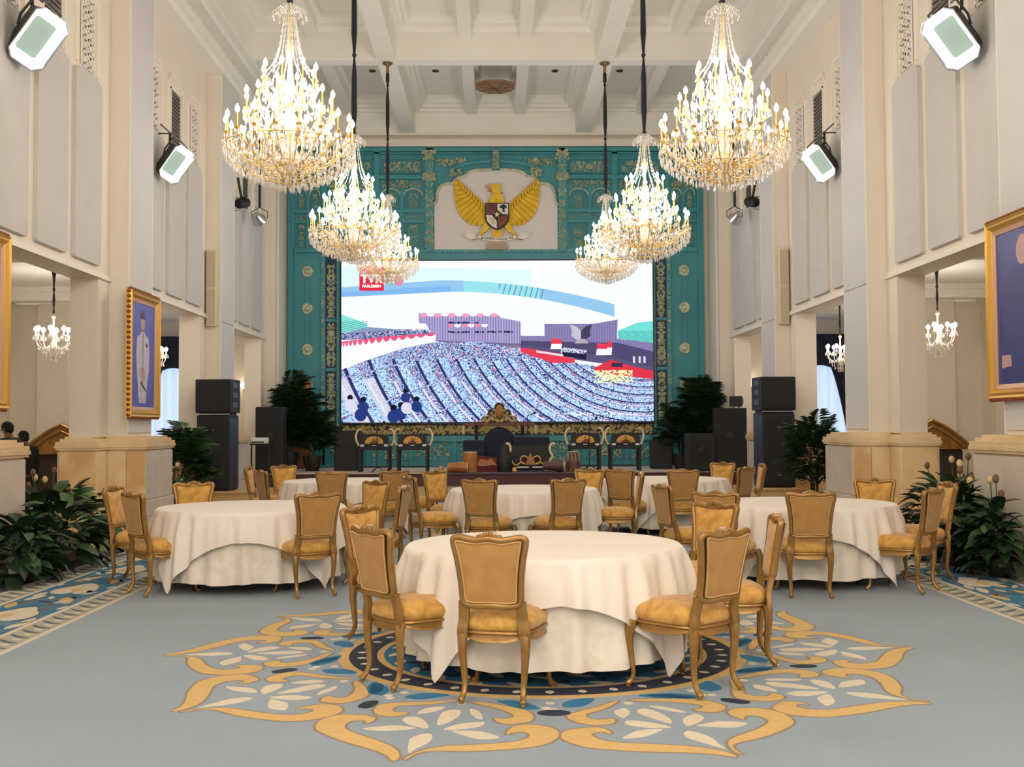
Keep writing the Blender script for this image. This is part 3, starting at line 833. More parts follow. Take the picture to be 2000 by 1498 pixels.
CH = [  # x, y, facing vector, group, label
 (.04, 6.29, .26, .965, 0, 'gilt dining chair nearest the camera, its tan back square to the viewer'),
 (-.49, 6.66, .79, .61, 0, 'gilt chair turned right at the left edge of the nearest table'),
 (1.09, 6.43, -.63, .77, 0, 'gilt chair angled left at the right front of the nearest table'),
 (1.50, 7.13, -.98, .10, 0, 'gilt chair seen edge-on at the right side of the nearest table'),
 (1.42, 8.10, -.75, -.66, 0, 'gilt chair, yellow front showing behind the right rim of the nearest table'),
 (-.74, 7.95, .85, -.53, 0, 'gilt chair, yellow front showing behind the left rim of the nearest table'),
 (-3.07, 10.26, .72, .69, 1, 'leftmost gilt chair, angled right beside the front left table'),
 (-3.52, 11.05, 1, -.1, 1, 'gilt chair mostly hidden behind the leftmost chair of the front left table'),
 (-3.2, 11.66, .2, -.98, 1, 'gilt chair facing the camera behind the left half of the front left table'),
 (-1.73, 10.12, -.48, .88, 1, 'gilt chair, back to the camera, right front of the front left table'),
 (-1.50, 11.74, -.68, -.73, 1, 'gilt chair, yellow front showing behind the right rim of the front left table'),
 (-1.2, 10.86, -.98, .16, 1, 'gilt chair edge-on between the front left and nearest tables'),
 (2.77, 9.88, .10, .99, 2, 'gilt chair, back squarely to the camera, before the front right table'),
 (3.71, 10.08, -.72, .69, 2, 'gilt chair angled left at the right front of the front right table'),
 (4.20, 10.95, -1, .0, 2, 'rightmost gilt chair, edge-on beside the foliage by the front right table'),
 (3.98, 11.48, -.25, -.97, 2, 'gilt chair facing the camera behind the right half of the front right table'),
 (2.07, 9.90, .50, .87, 2, 'gilt chair, back to the camera, left front of the front right table'),
 (1.92, 10.92, .95, .3, 2, 'gilt chair seen side-on at the left rim of the front right table'),
 (-.08, 12.45, .35, .94, 3, 'gilt chair, back to the camera, left front of the middle table'),
 (.68, 12.45, -.38, .93, 3, 'gilt chair, back to the camera, right front of the middle table'),
 (-.74, 13.05, .90, .42, 3, 'gilt chair turned right at the left side of the middle table'),
 (-.60, 14.38, .70, -.71, 3, 'gilt chair, yellow front showing beyond the left rim of the middle table'),
 (1.48, 13.6, -1, .05, 3, 'gilt chair turned left at the right side of the middle table'),
 (1.12, 14.55, -.45, -.89, 3, 'gilt chair, yellow front showing beyond the right rim of the middle table'),
 (-2.15, 14.87, .05, 1, 4, 'gilt chair, back to the camera, in front of the back left table'),
 (-1.52, 15.12, -.5, .87, 4, 'gilt chair, back to the camera, right front of the back left table'),
 (-1.10, 15.95, -1, .0, 4, 'gilt chair seen edge-on at the right side of the back left table'),
 (-3.34, 16.3, 1, .0, 4, 'gilt chair seen edge-on at the far left of the back left table'),
 (-2.92, 15.12, .85, .55, 4, 'gilt chair half turned away at the left front of the back left table'),
 (-3.08, 16.75, .6, -.8, 4, 'small yellow-fronted gilt chair at the far rim of the back left table'),
 (1.79, 15.02, .45, .89, 5, 'gilt chair, back to the camera, left front of the back right table'),
 (2.47, 14.83, .0, 1, 5, 'gilt chair, back to the camera, in front of the back right table'),
 (3.36, 16.95, -.6, -.8, 5, 'yellow-fronted gilt chair at the far rim of the back right table'),
 (3.24, 15.42, -.72, .69, 5, 'gilt chair half turned away at the right front of the back right table'),
 (3.66, 16.4, -1, .05, 5, 'gilt chair seen edge-on at the far right of the back right table'),
]
for i, (x, y, fx, fy, g, lab) in enumerate(CH):
    rz = math.atan2(fy, fx) - PI / 2
    o = ch if i == 0 else copy_tree(ctree)
    o.location = (x, y, .0155 if (x - .3) ** 2 + (y - 7.48) ** 2 < 7 else .0145); o.rotation_euler = (0, 0, rz)
    tag(o, lab, 'chair', gr[g])
# ================================================================ carved teal screen wall (gebyok)
def PX(px, Y=28.4): return (px - 968) * Y / 2150
def PZ(py, Y=28.4): return 1.53 + (831 - py) * Y / 2150
YG = 28.42
gb = MB().box(-5.36, 5.42, YG, YN - .002, .492, 8.78).build('carved_wall_screen', M_teal)
tag(gb, 'tall carved teal and gilt wooden screen wall around the video screen and emblem', 'carved screen')
rnd = random.Random(5)
def relief(mb, x0, x1, z0, z1, n, y=None, d=.035, sz=.05, sym=True):
    y = y or YG - .03
    xc = (x0 + x1) / 2
    for i in range(n):
        if sym: x = rnd.uniform(x0, xc); pts = [x, 2 * xc - x]
        else: pts = [rnd.uniform(x0, x1)]
        z = rnd.uniform(z0, z1); a = rnd.uniform(0, PI); w = sz * rnd.uniform(.5, 1); h = sz * rnd.uniform(.25, .5)
        for j, x in enumerate(pts):
            aa = a if j == 0 else PI - a
            c, s_ = math.cos(aa), math.sin(aa)
            v = [(x + c * w, y, z + s_ * w), (x - s_ * h, y, z + c * h), (x - c * w, y, z - s_ * w), (x + s_ * h, y, z - c * h), (x, y - d, z)]
            mb.add(v, [(0, 1, 4), (1, 2, 4), (2, 3, 4), (3, 0, 4)])
rails = MB(); darkp = MB(); navyp = MB(); rel = MB()
def rail(x0, x1, z0, z1, d=.06): rails.box(x0, x1, YG - d, YG + .01, z0, z1)
# outer stiles, top rail
for s in (-1, 1):
    def X(d): return .03 + s * d
    rail(X(5.39), X(5.24), .5, 8.74, .05)
    rail(X(4.52), X(4.42), .5, 6.0, .07)
    navyp.box(X(4.40), X(4.14), YG - .03, YG, 1.5, 6.0)
    rail(X(4.12), X(4.05), .5, 6.0, .06)
    relief(rel, X(4.36), X(4.18), 1.7, 2.9, 90, sz=.06); relief(rel, X(4.36), X(4.18), 3.1, 4.2, 90, sz=.06); relief(rel, X(4.36), X(4.18), 4.35, 5.75, 100, sz=.06)
    relief(rel, X(4.52), X(4.43), .8, 6.0, 150, y=YG - .07, sz=.035, d=.02)
    relief(rel, X(4.12), X(4.06), .8, 6.0, 80, y=YG - .06, sz=.025, d=.015)
    for z in (3.0, 4.28): rails.box(X(4.40), X(4.14), YG - .07, YG, z - .04, z + .04)
    # rosettes joined by thin rods
    for z in (PZ(527), PZ(600), PZ(680), PZ(750)):
        m = MB()
        for k in range(10):
            a = k * PI / 5
            m.ell((X(4.88) + .10 * math.cos(a), YG - .03, z + .11 * math.sin(a)), (.055, .03, .045), 6, 4)
        m.ell((X(4.88), YG - .04, z), (.07, .05, .07), 8, 5)
        m.build('rosette', M_relief, gb, smooth=True)
    for x in (4.81, 4.95): rails.box(X(x) - .008, X(x) + .008, YG - .02, YG, PZ(670), PZ(535))
    # upper panelling in three sections
    for (a, b) in ((1.86, 3.02), (3.16, 4.38), (4.52, 5.22)):
        x0, x1 = sorted((X(a), X(b)))
        rail(x0 - .07, x0, 6.15, 8.74, .08); rail(x1, x1 + .07, 6.15, 8.74, .08)
        darkp.box(x0 + .06, x1 - .06, YG - .02, YG, PZ(332), PZ(306))
        rails.box(x0 + .03, x1 - .03, YG - .05, YG, PZ(334), PZ(332)).box(x0 + .03, x1 - .03, YG - .05, YG, PZ(306), PZ(303))
        relief(rel, x0 + .12, x1 - .12, PZ(330), PZ(310), 60, sz=.055, y=YG - .02)
        rail(x0, x1, PZ(346), PZ(338), .09)
        relief(rel, x0 + .05, x1 - .05, PZ(362), PZ(348), 60, sz=.045)
        # twin arches
        w = (x1 - x0) / 2
        for j in (0, 1):
            xc = x0 + w * (j + .5); hw = w / 2 - .06
            pts = [(xc - hw, PZ(404)), (xc - hw, PZ(378))] + [(xc - hw * math.cos(t * PI / 8), PZ(378) + .16 * math.sin(t * PI / 8)) for t in range(1, 8)] + [(xc + hw, PZ(378)), (xc + hw, PZ(404))]
            darkp.prism(pts, 'xz', YG - .012, YG)
            arc = [(xc - (hw + .02) * math.cos(t * PI / 10), YG - .03, PZ(378) + .185 * math.sin(t * PI / 10)) for t in range(11)]
            rel.tube(arc, .016, 5)
            relief(rel, xc - hw * .45, xc + hw * .45, PZ(402), PZ(374), 22, sz=.04, y=YG - .012)
            relief(rel, xc - hw * .45, xc + hw * .45, PZ(478), PZ(436), 26, sz=.045, y=YG - .012)
            darkp.box(xc - hw, xc + hw, YG - .012, YG, PZ(480), PZ(434))
        rails.box((x0 + x1) / 2 - .04, (x0 + x1) / 2 + .04, YG - .05, YG, PZ(482), PZ(366))
        rail(x0, x1, PZ(412), PZ(405), .07); rail(x0, x1, PZ(432), PZ(427), .07); rail(x0, x1, PZ(490), PZ(482), .08)
        relief(rel, x0 + .1, x1 - .1, PZ(425), PZ(414), 36, sz=.035, y=YG - .01)
    # carved posts beside the niche
    rail(X(1.82), X(1.62), 6.05, 8.74, .12)
    relief(rel, X(1.82), X(1.62), 6.15, 8.65, 150, y=YG - .12, sz=.045)
    relief(rel, X(1.90), X(1.56), 8.45, 8.7, 26, y=YG - .12, sz=.06)
    relief(rel, X(1.88), X(1.58), 7.9, 8.1, 26, y=YG - .12, sz=.06)
    # carved spandrel beside the arch
    for i in range(9):
        pass
    relief(rel, X(1.55), X(.75), 8.3, 8.5, 90, y=YG - .05, sz=.055, sym=False)
    relief(rel, X(1.2), X(.9), 8.0, 8.2, 34, y=YG - .16, sz=.06, sym=False)
rail(-5.36, 5.42, 8.66, 8.76, .12); rail(-5.36, 5.42, 8.60, 8.64, .08)
rail(-4.45, 4.5, 6.03, 6.10, .09)
rails.box(-4.05, 4.1, YG - .05, YG, 5.83, 6.03)
relief(rel, -4.0, 4.06, 6.02, 6.09, 200, y=YG - .09, sz=.022, d=.012)
rail(-4.5, 4.55, .5, .62, .06); rail(-4.5, 4.55, 1.14, 1.28, .09)
for i in range(9): rail(-4.4 + i * 1.11 - .05, -4.4 + i * 1.11 + .05, .55, 1.2, .07)
for i in range(8): relief(rel, -4.4 + i * 1.11 + .15, -4.4 + i * 1.11 + .96, .68, 1.08, 34, sz=.06)
rails.build('frame_rails', M_teal, gb, kind='stuff'); darkp.build('sunk_panels', M_teald, gb, kind='stuff'); navyp.build('navy_panels', M_reliefd, gb, kind='stuff')
o = rel.build('gilt_relief', M_relief, gb); o['kind'] = 'stuff'
fz = MB().box(-4.0, 4.1, YG - .03, YG, 1.30, 1.60).build('frieze_ground', M_dark, gb)
f2 = MB(); relief(f2, -3.95, 4.05, 1.33, 1.57, 520, y=YG - .03, sz=.07, d=.04)
f2.build('floral_frieze', mat('pale_gold_leaf', srgb(222, 206, 150), .45, metal=.3), fz, kind='stuff')

# niche
hp = [(1.60, 6.1), (1.60, 7.25), (1.54, 7.36), (1.50, 7.62), (1.40, 7.76), (1.22, 7.82), (1.12, 7.80), (1.02, 7.94), (.80, 8.02), (.66, 8.12), (.36, 8.17), (0, 8.18)]
pol = [(.03 + x, z) for x, z in hp] + [(.03 - x, z) for x, z in hp[-2::-1]]
ni = MB().prism(pol, 'xz', YG - .045, YG).build('niche_panel', M_niche, gb, label='white scallop-topped niche panel')
up = [(.03 + x, z) for x, z in hp[1:]] + [(.03 - x, z) for x, z in hp[-2:0:-1]]
t = MB().tube([(x, YG - .07, z) for x, z in catmull(up, 3, False)], .03, 6)
relief(t, .03 - .01, .03 + .01, 6.2, 6.21, 1)
for i, (x, z) in enumerate(catmull(up, 6, False)):
    t.ell((x, YG - .08, z + .02), (.045, .03, .028), 5, 4)
t.build('niche_border', M_relief, gb, smooth=True)
arch = [(.03 + 1.25 * math.sin(a), 8.05 + .36 * math.cos(a)) for a in [(-80 + 8 * i) * PI / 180 for i in range(21)]]
MB().tube([(x, YG - .08, z) for x, z in arch], .045, 6, flat=(1, .6)).build('arch_moulding', M_teal, gb, smooth=True)
pd = MB().box(-.07, .13, YG - .16, YG, 8.16, 8.74)
po = pd.build('pendant', M_teald, gb)
r2 = MB(); relief(r2, -.06, .12, 8.2, 8.7, 46, y=YG - .16, sz=.045); r2.build('pendant_carving', M_relief, po, kind='stuff')

# ================================================================ the video screen
W_, H_ = 1220, 640
def make_screen():
    U, V = np.meshgrid((np.arange(W_) + .5) / W_, (np.arange(H_) + .5) / H_)   # V downwards
    X = U * 1940 + 20; Y = V * 1005 + 28                                       # frame of the picture as photographed
    img = np.zeros((H_, W_, 3)); img[:] = (.965, .98, .985)
    rng = np.random.RandomState(4)
    def noise(cx, cy, seed):
        r = np.random.RandomState(seed).rand(H_ // cy + 2, W_ // cx + 2)
        return r[(np.arange(H_) // cy)[:, None], (np.arange(W_) // cx)[None, :]]
    def setc(mask, c, a=1.0):
        m = (mask * a)[..., None] if mask.dtype != bool else (mask.astype(float) * a)[..., None]
        img[:] = img * (1 - m) + np.array(c) * m
    def poly(pts, c, a=1.0):
        inside = np.zeros(X.shape, bool); n = len(pts)
        for i in range(n):
            x1, y1 = pts[i]; x2, y2 = pts[(i + 1) % n]
            if y1 == y2: continue
            cnd = ((y1 > Y) != (y2 > Y)) & (X < (x2 - x1) * (Y - y1) / (y2 - y1) + x1)
            inside ^= cnd
        setc(inside, c, a); return inside
    # pale cyan sweep above and the blue arc of the ceiling
    top = 150 + ((X - 620) / 62) ** 2 * .62
    setc((Y < top) & (X < 1200), (.80, .97, .97), .55)
    setc((Y < 60 + X * .02) , (1, 1, 1), .8)
    lo = 222 + ((X - 700) / 36) ** 2 * .20
    hi = 150 + ((X - 620) / 36) ** 2 * .165
    hi = np.where(X < 620, 150 + (620 - X) * .07, hi)
    lo = np.where(X < 700, 222 + (700 - X) * .045, lo)
    arc = (Y > hi) & (Y < lo) & (X < 1720)
    setc(arc, (.58, .78, .93)); setc(arc & (X > 780) & (X < 1250), (.60, .88, .92)); setc(arc & (Y > (hi + lo) / 2) & (X < 700), (.46, .68, .92), .6)
    setc(arc & (np.sin(X * .18 + Y * .05) > .86) & (X > 1000) & (X < 1280), (.3, .55, .7))
    # galleries left and right
    poly([(20, 360), (180, 420), (190, 490), (20, 505)], (.55, .90, .86)); poly([(1740, 470), (1860, 420), (1960, 410), (1960, 545), (1740, 520)], (.45, .88, .84))
    m = ((X < 180) & (Y > 400) & (Y < 500)) | ((X > 1745) & (Y > 470) & (Y < 540))
    setc(m & (np.sin(Y * .55 - X * .12) > .6), (.25, .6, .62))
    poly([(180, 440), (560, 470), (600, 500), (20, 520), (20, 485)], (.55, .60, .75)); mm = (Y > 455) & (Y < 520) & (X < 600) & (noise(5, 5, 1) > .5) & (Y > 520 - X * .06 - 40)
    setc(mm, (.25, .3, .5)); setc(mm & (noise(5, 5, 2) > .6), (.8, .7, .85))
    # slatted walls
    a1 = poly([(500, 355), (870, 358), (1000, 362), (1010, 385), (1135, 410), (1135, 500), (1140, 560), (600, 530), (545, 420), (500, 418)], (.70, .66, .84))
    a2 = poly([(1282, 425), (1590, 425), (1740, 400), (1735, 520), (1960, 545), (1960, 700), (1730, 640), (1280, 570), (1135, 560), (1135, 498), (1282, 500)], (.56, .52, .70))
    setc((a1 | a2) & (np.sin(X * .38) > .3), (.46, .44, .66), .75)
    poly([(1135, 530), (1740, 545), (1960, 600), (1960, 720), (1135, 600)], (.30, .27, .42), .9)
    poly([(600, 525), (1135, 548), (1135, 575), (700, 560)], (.42, .36, .48), .8)
    for i in range(6):
        cx = 530 + i * 88
        setc(((X - cx) ** 2 / 420 + (Y - 368) ** 2 / 200 < 1) & (Y > 357), (.96, .62, .74)); setc(((X - cx - 44) ** 2 / 700 + (Y - 360) ** 2 / 260 < 1) & (Y > 358), (.98, .98, 1))
    for i in range(3):
        cx = 700 + i * 84
        setc(((X - cx) ** 2 / 300 + (Y - 432) ** 2 / 160 < 1) & (Y > 424), (.96, .55, .66)); setc(((X - cx - 42) ** 2 / 420 + (Y - 428) ** 2 / 300 < 1) & (Y > 426), (.98, .98, 1))
    for y0, x0, x1 in ((415, 680, 880), (474, 680, 1085)):
        setc((abs(Y - y0) < 6) & (X > x0) & (X < x1) & (np.sin(X * .12 + np.sin(X * .05) * 2) > -.55) & (noise(3, 3, 9) > .25), (.16, .16, .30))
    # winged relief on the podium wall
    for s in (-1, 1):
        poly([(1510, 470), (1510 + s * 30, 440), (1510 + s * 70, 430), (1510 + s * 55, 470), (1510 + s * 60, 500), (1510 + s * 20, 530), (1510, 520)], (.78, .76, .84) if s < 0 else (.28, .26, .36))
    poly([(1490, 520), (1535, 520), (1560, 548), (1470, 548)], (.7, .66, .7))
    # the seated hall: concentric rows
    hall = np.zeros(X.shape, bool)
    floorm = (Y > 700 - (X - 20) * .26) & (X < 640) & (Y > 540)
    hall |= (Y > np.interp(X, [20, 200, 400, 600, 900, 1130, 1480, 1960], [705, 640, 575, 535, 535, 580, 670, 745]))
    cx, cy, k = 1900., 300., 1.5
    r = np.sqrt((X - cx) ** 2 + k * (Y - cy) ** 2 * 1.0)
    lr = np.log(r / 300.)
    ang = np.arctan2(np.sqrt(k) * (Y - cy), cx - X)
    ph = (lr * 11.5 + .2 * np.sin(ang * 3)) % 1.0
    setc(hall, (.44, .50, .72))
    nA = noise(4, 4, 21); nB = noise(3, 3, 22); nC = noise(6, 5, 23)
    far = np.clip((760 - Y) / 160, 0, 1)
    setc(hall & (nA > .55), (.62, .72, .90)); setc(hall & (nB > .78), (.92, .95, 1)); setc(hall & (nA < .16), (.20, .23, .44)); setc(hall & (nC > .93), (.80, .45, .55))
    near = hall & (Y > 640)
    seg = (ang * 7) % 1.0 > .07
    desk = near & (ph < .42) & seg
    setc(desk, (.66, .82, .96)); setc(desk & (nB > .8), (.95, .98, 1)); setc(desk & (nA < .12), (.3, .36, .6))
    setc(near & (ph >= .42) & (ph < .55) & seg, (.20, .20, .42)); setc(near & (ph > .78) & (ph < .9) & seg & (Y > 780), (.88, .88, .96))
    setc(hall & (X < 330) & (Y > 760) & (ph > .55), (.90, .90, .95), .75)
    # banner rail on the left
    rb = poly([(20, 530), (300, 500), (605, 478), (605, 522), (420, 545), (250, 590), (20, 705)], (.98, .97, .98))
    t_ = (X - 20) / 585
    wv = 40 * (1 - t_) + 9
    edge = 530 - t_ * 46 + (36 - 24 * t_) * np.abs(np.sin(np.pi * (np.power(np.clip(t_, 0, 1), .62) * 15)))
    setc(rb & (Y < edge), (.93, .33, .50))
    # podium: red carpet, flags, officials, yellow crowd
    poly([(1130, 572), (1230, 585), (1470, 625), (1470, 668), (1330, 668), (1135, 600)], (.90, .25, .34)); poly([(1590, 700), (1700, 650), (1820, 690), (1960, 720), (1960, 772), (1700, 745), (1590, 730)], (.88, .22, .30))
    poly([(1230, 590), (1470, 628), (1470, 640), (1230, 602)], (.92, .92, .96)); poly([(1700, 668), (1770, 672), (1765, 698), (1700, 695)], (.25, .2, .3))
    for fx, fy, w, h in ((1325, 515, 62, 68), (1608, 545, 62, 76), (1672, 530, 28, 90)):
        poly([(fx, fy), (fx + w, fy + 8), (fx + w + 4, fy + h / 2), (fx, fy + h / 2)], (.90, .25, .35)); poly([(fx, fy + h / 2), (fx + w + 4, fy + h / 2), (fx + w, fy + h), (fx - 6, fy + h)], (.97, .96, .98))
    setc((Y > 570) & (Y < 612) & (X > 1385) & (X < 1545) & (nB > .35) & (Y > 570 + (X - 1385) * .12), (.86, .88, .95)); poly([(1390, 600), (1545, 615), (1540, 650), (1400, 628)], (.16, .14, .26))
    for xx in (1840, 1875, 1905): setc((abs(X - xx) < 7) & (Y > 630) & (Y < 672), (.85, .85, .9))
    yc = (X > 1590) & (X < 1830) & (Y > 715) & (Y < 795) & (nC > .35)
    setc(yc, (.95, .95, .66)); setc(yc & (nB > .75), (1, .98, .9))
    # dim edge, larger nearest figures
    for i in range(9):
        px = rng.randint(30, 640); py = rng.randint(840, 990); sc = 1 + (py - 800) / 250
        setc(((X - px) / (13 * sc)) ** 2 + ((Y - py) / (13 * sc)) ** 2 < 1, (.10, .10, .2)); setc((((X - px) / (24 * sc)) ** 2 + ((Y - py - 34 * sc) / (26 * sc)) ** 2 < 1), (.16, .24, .50) if i % 3 else (.85, .85, .92))
    # logo ground
    poly([(132, 66), (284, 66), (284, 214), (132, 214)], (.90, .18, .28)); setc(((X - 376) ** 2 + (Y - 150) ** 2 < 32 ** 2), (.90, .55, .66))
    setc((abs(Y - 985 - (X - 1390) * .005) < 5) & (X > 1390) & (X < 1900) & (np.sin(X * .13) > -.6), (.97, .97, 1), .8)
    return np.clip(img, 0, 1)
img = make_screen()
im = bpy.data.images.new('broadcast_picture', W_, H_)
buf = np.ones((H_, W_, 4), np.float32); buf[..., :3] = img[::-1]
im.pixels.foreach_set(buf.ravel()); im.pack()
ms = bpy.data.materials.new('lit_video_screen'); nt, N, L = nodes_of(ms)
N.remove(N['Principled BSDF'])
ti = N.new('ShaderNodeTexImage'); ti.image = im; em = N.new('ShaderNodeEmission'); em.inputs['Strength'].default_value = 1.02
L.new(ti.outputs['Color'], em.inputs['Color']); L.new(em.outputs[0], N['Material Output'].inputs['Surface'])
SX0, SX1, SZ0, SZ1 = -3.96, 4.07, 1.64, 5.80
vs = empty('video_screen', (.055, 28.3, 1.64), 0, 'large lit video wall showing a crowded assembly hall broadcast', 'screen')
me = bpy.data.meshes.new('display'); w2 = (SX1 - SX0) / 2; hh = SZ1 - SZ0
me.from_pydata([(-w2, 0, 0), (w2, 0, 0), (w2, 0, hh), (-w2, 0, hh)], [], [(0, 1, 2, 3)])
uv = me.uv_layers.new(name='UVMap')
for i, c in enumerate(((0, 0), (1, 0), (1, 1), (0, 1))): uv.data[i].uv = c
me.materials.append(ms); d_ = bpy.data.objects.new('display', me); COL.objects.link(d_); d_.parent = vs
MB().box(-w2 - .03, w2 + .03, .002, .09, -.05, hh + .03).build('cabinet', M_screenframe, vs)
MB().box(-w2 - .03, -w2, -.01, .002, -.05, hh + .03).box(w2, w2 + .03, -.01, .002, -.05, hh + .03).box(-w2, w2, -.01, .002, -.05, 0).box(-w2, w2, -.01, .002, hh, hh + .03).build('bezel', M_screenframe, vs)
M_white_em = mat('screen_white', (1, 1, 1), .5, emit=((1, 1, 1), 1.0))
def text(body, size, loc, m, parent, name='lettering', ext=.001, rot=(PI / 2, 0, 0), bold=.0, sxx=1.0):
    c = bpy.data.curves.new(name, 'FONT'); c.body = body; c.size = size; c.align_x = 'CENTER'; c.align_y = 'CENTER'; c.extrude = ext; c.offset = bold
    c.materials.append(m); o = bpy.data.objects.new(name, c); COL.objects.link(o); o.location = loc; o.rotation_euler = rot; o.parent = parent; o.scale = (sxx, 1, 1); return o
def scr(x, y): return (-w2 + (x - 20) / 1940 * 2 * w2, -.006, hh * (1 - (y - 28) / 1005))
text('TVR', .30, scr(206, 142), M_white_em, vs, bold=.010, sxx=1.0)
text('PARLEMEN', .10, scr(208, 186), M_white_em, vs, bold=.003)

# ================================================================ winged emblem
em_ = empty('eagle_emblem', (.055, YG - .05, 6.25), 0, 'golden winged eagle emblem with a shield and motto ribbon above the video screen', 'emblem')
KZ = 28.3 / 2150 / 7.886
def E(x, y): return ((x - 885) * KZ, (1290 - y) * KZ)
M_eg = mat('emblem_gold', srgb(236, 196, 40), .42, metal=.15, noise=(5, .3, srgb(214, 168, 30), 3))
M_ed = mat('emblem_dark_gold', srgb(176, 130, 40), .5)
tips = catmull([(228, 300), (222, 380), (222, 470), (228, 560), (238, 650), (262, 740), (300, 820), (350, 895), (410, 950), (480, 990), (560, 1010), (640, 1000)], 1, False)
roots = catmull([(290, 330), (340, 410), (400, 470), (450, 505), (500, 530), (545, 560), (590, 610), (620, 670), (650, 720), (670, 770), (685, 830), (690, 900)], 1, False)
for s in (-1, 1):
    def Q(p): x, z = E(p[0], p[1]); return (-s * x, z)
    base = [(262, 300), (300, 350), (350, 425), (430, 492), (520, 535), (590, 565), (640, 610), (695, 700), (690, 950), (640, 1004), (560, 1014), (480, 994), (410, 954), (350, 898), (298, 822), (260, 742), (236, 650), (226, 560), (220, 470), (220, 380), (232, 310)]
    wng = MB().prism([Q(p) for p in base], 'xz', -.08, -.02).build('wing', M_eg, em_)
    for i in range(len(tips)):
        r_ = Vector(roots[i][:2]) if False else Vector((roots[i].x, roots[i].y)); t_ = Vector((tips[i].x, tips[i].y)); d = t_ - r_; ln = d.length; d.normalize(); n = Vector((-d.y, d.x))
        wd = 40
        bend = n * (-14)
        sec = []
        for f, w in ((0, .6), (.3, .95), (.6, 1), (.85, .75), (1, .12)):
            c = r_ + d * ln * f + bend * math.sin(f * PI)
            a = c + n * wd * w; b = c - n * wd * w
            a = Q(a); b = Q(b); cc = Q(c)
            y = -.075 - .05 * (i / 12) * 0 - .012 * math.sin(i * 1.0) - i * .0015
            sec.append([(a[0], y, a[1]), (cc[0], y - .03, cc[1]), (b[0], y - .004, b[1]), (cc[0], y + .02, cc[1])])
        MB().rings(sec, caps=True).build('feather', M_eg, wng)
    for i in range(9):       # coverts
        f = i / 8
        p = (320 + 330 * f, 385 + 330 * f ** 1.2); x, z = Q(p)
        MB().ell((x, -.13, z), (.035, .03, .09), 6, 5).build('covert_feather', M_eg, wng)
    # thigh and foot
    lg = MB().prism([Q(p) for p in ((700, 960), (770, 1040), (720, 1110), (640, 1150), (600, 1170), (630, 1110), (670, 1020))], 'xz', -.13, -.03)
    for k in range(3): lg.ell((Q((600 + 22 * k, 1165 + 8 * k))[0], -.14, Q((0, 1165 + 8 * k))[1]), (.02, .03, .045), 6, 4)
    lg.build('leg', M_eg, em_)
def EP(pts, y0, y1, m, name, parent): return MB().prism([E(*p) for p in pts], 'xz', y0, y1).build(name, m, parent)
b = MB()
b.ell((E(885, 780)[0], -.07, E(885, 780)[1]), (.26, .1, .42), 12, 8)
b.prism([E(*p) for p in ((770, 670), (790, 580), (825, 520), (815, 480), (930, 480), (945, 520), (985, 590), (1000, 680))], 'xz', -.14, -.02)
b.build('body', M_eg, em_, smooth=True)
h = MB().prism([E(*p) for p in ((790, 385), (870, 380), (930, 385), (940, 375), (945, 400), (930, 440), (940, 490), (985, 500), (930, 520), (820, 520), (815, 480), (795, 455), (790, 420))], 'xz', -.18, -.05)
h.ell((E(830, 405)[0], -.185, E(830, 405)[1]), (.012, .01, .012), 6, 4)
hd = h.build('head', M_eg, em_)
EP([(790, 390), (740, 395), (700, 410), (705, 425), (740, 415), (760, 430), (790, 432)], -.16, -.08, mat('beak', srgb(206, 160, 110), .5), 'beak', hd)
EP([(790, 445), (760, 460), (735, 478), (760, 490), (800, 480)], -.15, -.09, M_ed, 'beak', hd)
EP([(800, 1080), (975, 1080), (970, 1150), (940, 1200), (885, 1215), (835, 1200), (805, 1150)], -.10, -.03, M_eg, 'tail', em_)
M_sr = mat('shield_red', srgb(116, 44, 44), .45); M_sb = mat('shield_black', srgb(24, 18, 18), .5); M_sw = mat('shield_white', srgb(236, 228, 216), .5)
shp = [(705, 675), (1065, 675), (1065, 900), (1050, 960), (1000, 1030), (940, 1070), (885, 1090), (830, 1070), (770, 1030), (722, 960), (705, 900)]
sh_ = EP(shp, -.19, -.12, M_sb, 'shield', em_)
EP([(718, 688), (880, 688), (880, 760), (840, 850), (718, 850)], -.20, -.19, M_sr, 'shield_quarter', sh_)
EP([(892, 688), (1055, 688), (1055, 850), (970, 850), (892, 780)], -.20, -.19, M_sw, 'shield_quarter', sh_)
EP([(718, 862), (800, 862), (880, 960), (880, 1072), (800, 1030), (735, 960)], -.20, -.19, M_sw, 'shield_quarter', sh_)
EP([(1055, 870), (970, 870), (895, 960), (895, 1072), (970, 1030), (1040, 960)], -.20, -.19, M_sr, 'shield_quarter', sh_)
EP([(885 + (50 if k % 2 == 0 else 21) * math.sin(k * PI / 5), 858 - (50 if k % 2 == 0 else 21) * math.cos(k * PI / 5)) for k in range(10)], -.23, -.20, mat('star_gold', srgb(236, 214, 150), .4), 'star', sh_)
t = MB(); t.prism([E(*p) for p in ((920, 745), (940, 715), (980, 698), (1020, 712), (1042, 745), (1010, 760), (950, 760))], 'xz', -.215, -.2).prism([E(*p) for p in ((970, 755), (1000, 755), (1005, 805), (1030, 812), (950, 812), (972, 800))], 'xz', -.215, -.2)
t.build('banyan_tree', M_sb, sh_)
hb = MB().prism([E(*p) for p in ((750, 720), (790, 700), (860, 715), (865, 780), (845, 800), (835, 750), (800, 745), (780, 800), (760, 780))], 'xz', -.21, -.2).build('bull_head', mat('bull_brown', srgb(70, 40, 40), .5), sh_)
MB().tube([(*[(E(770 + i * 12, 900 + i * 22)[0])], -.205, E(0, 900 + i * 22)[1]) for i in range(6)], .008, 5).tube([(E(800 + i * 12, 890 + i * 22)[0], -.205, E(0, 890 + i * 22)[1]) for i in range(6)], .008, 5).build('rice_ear', M_ed, sh_)
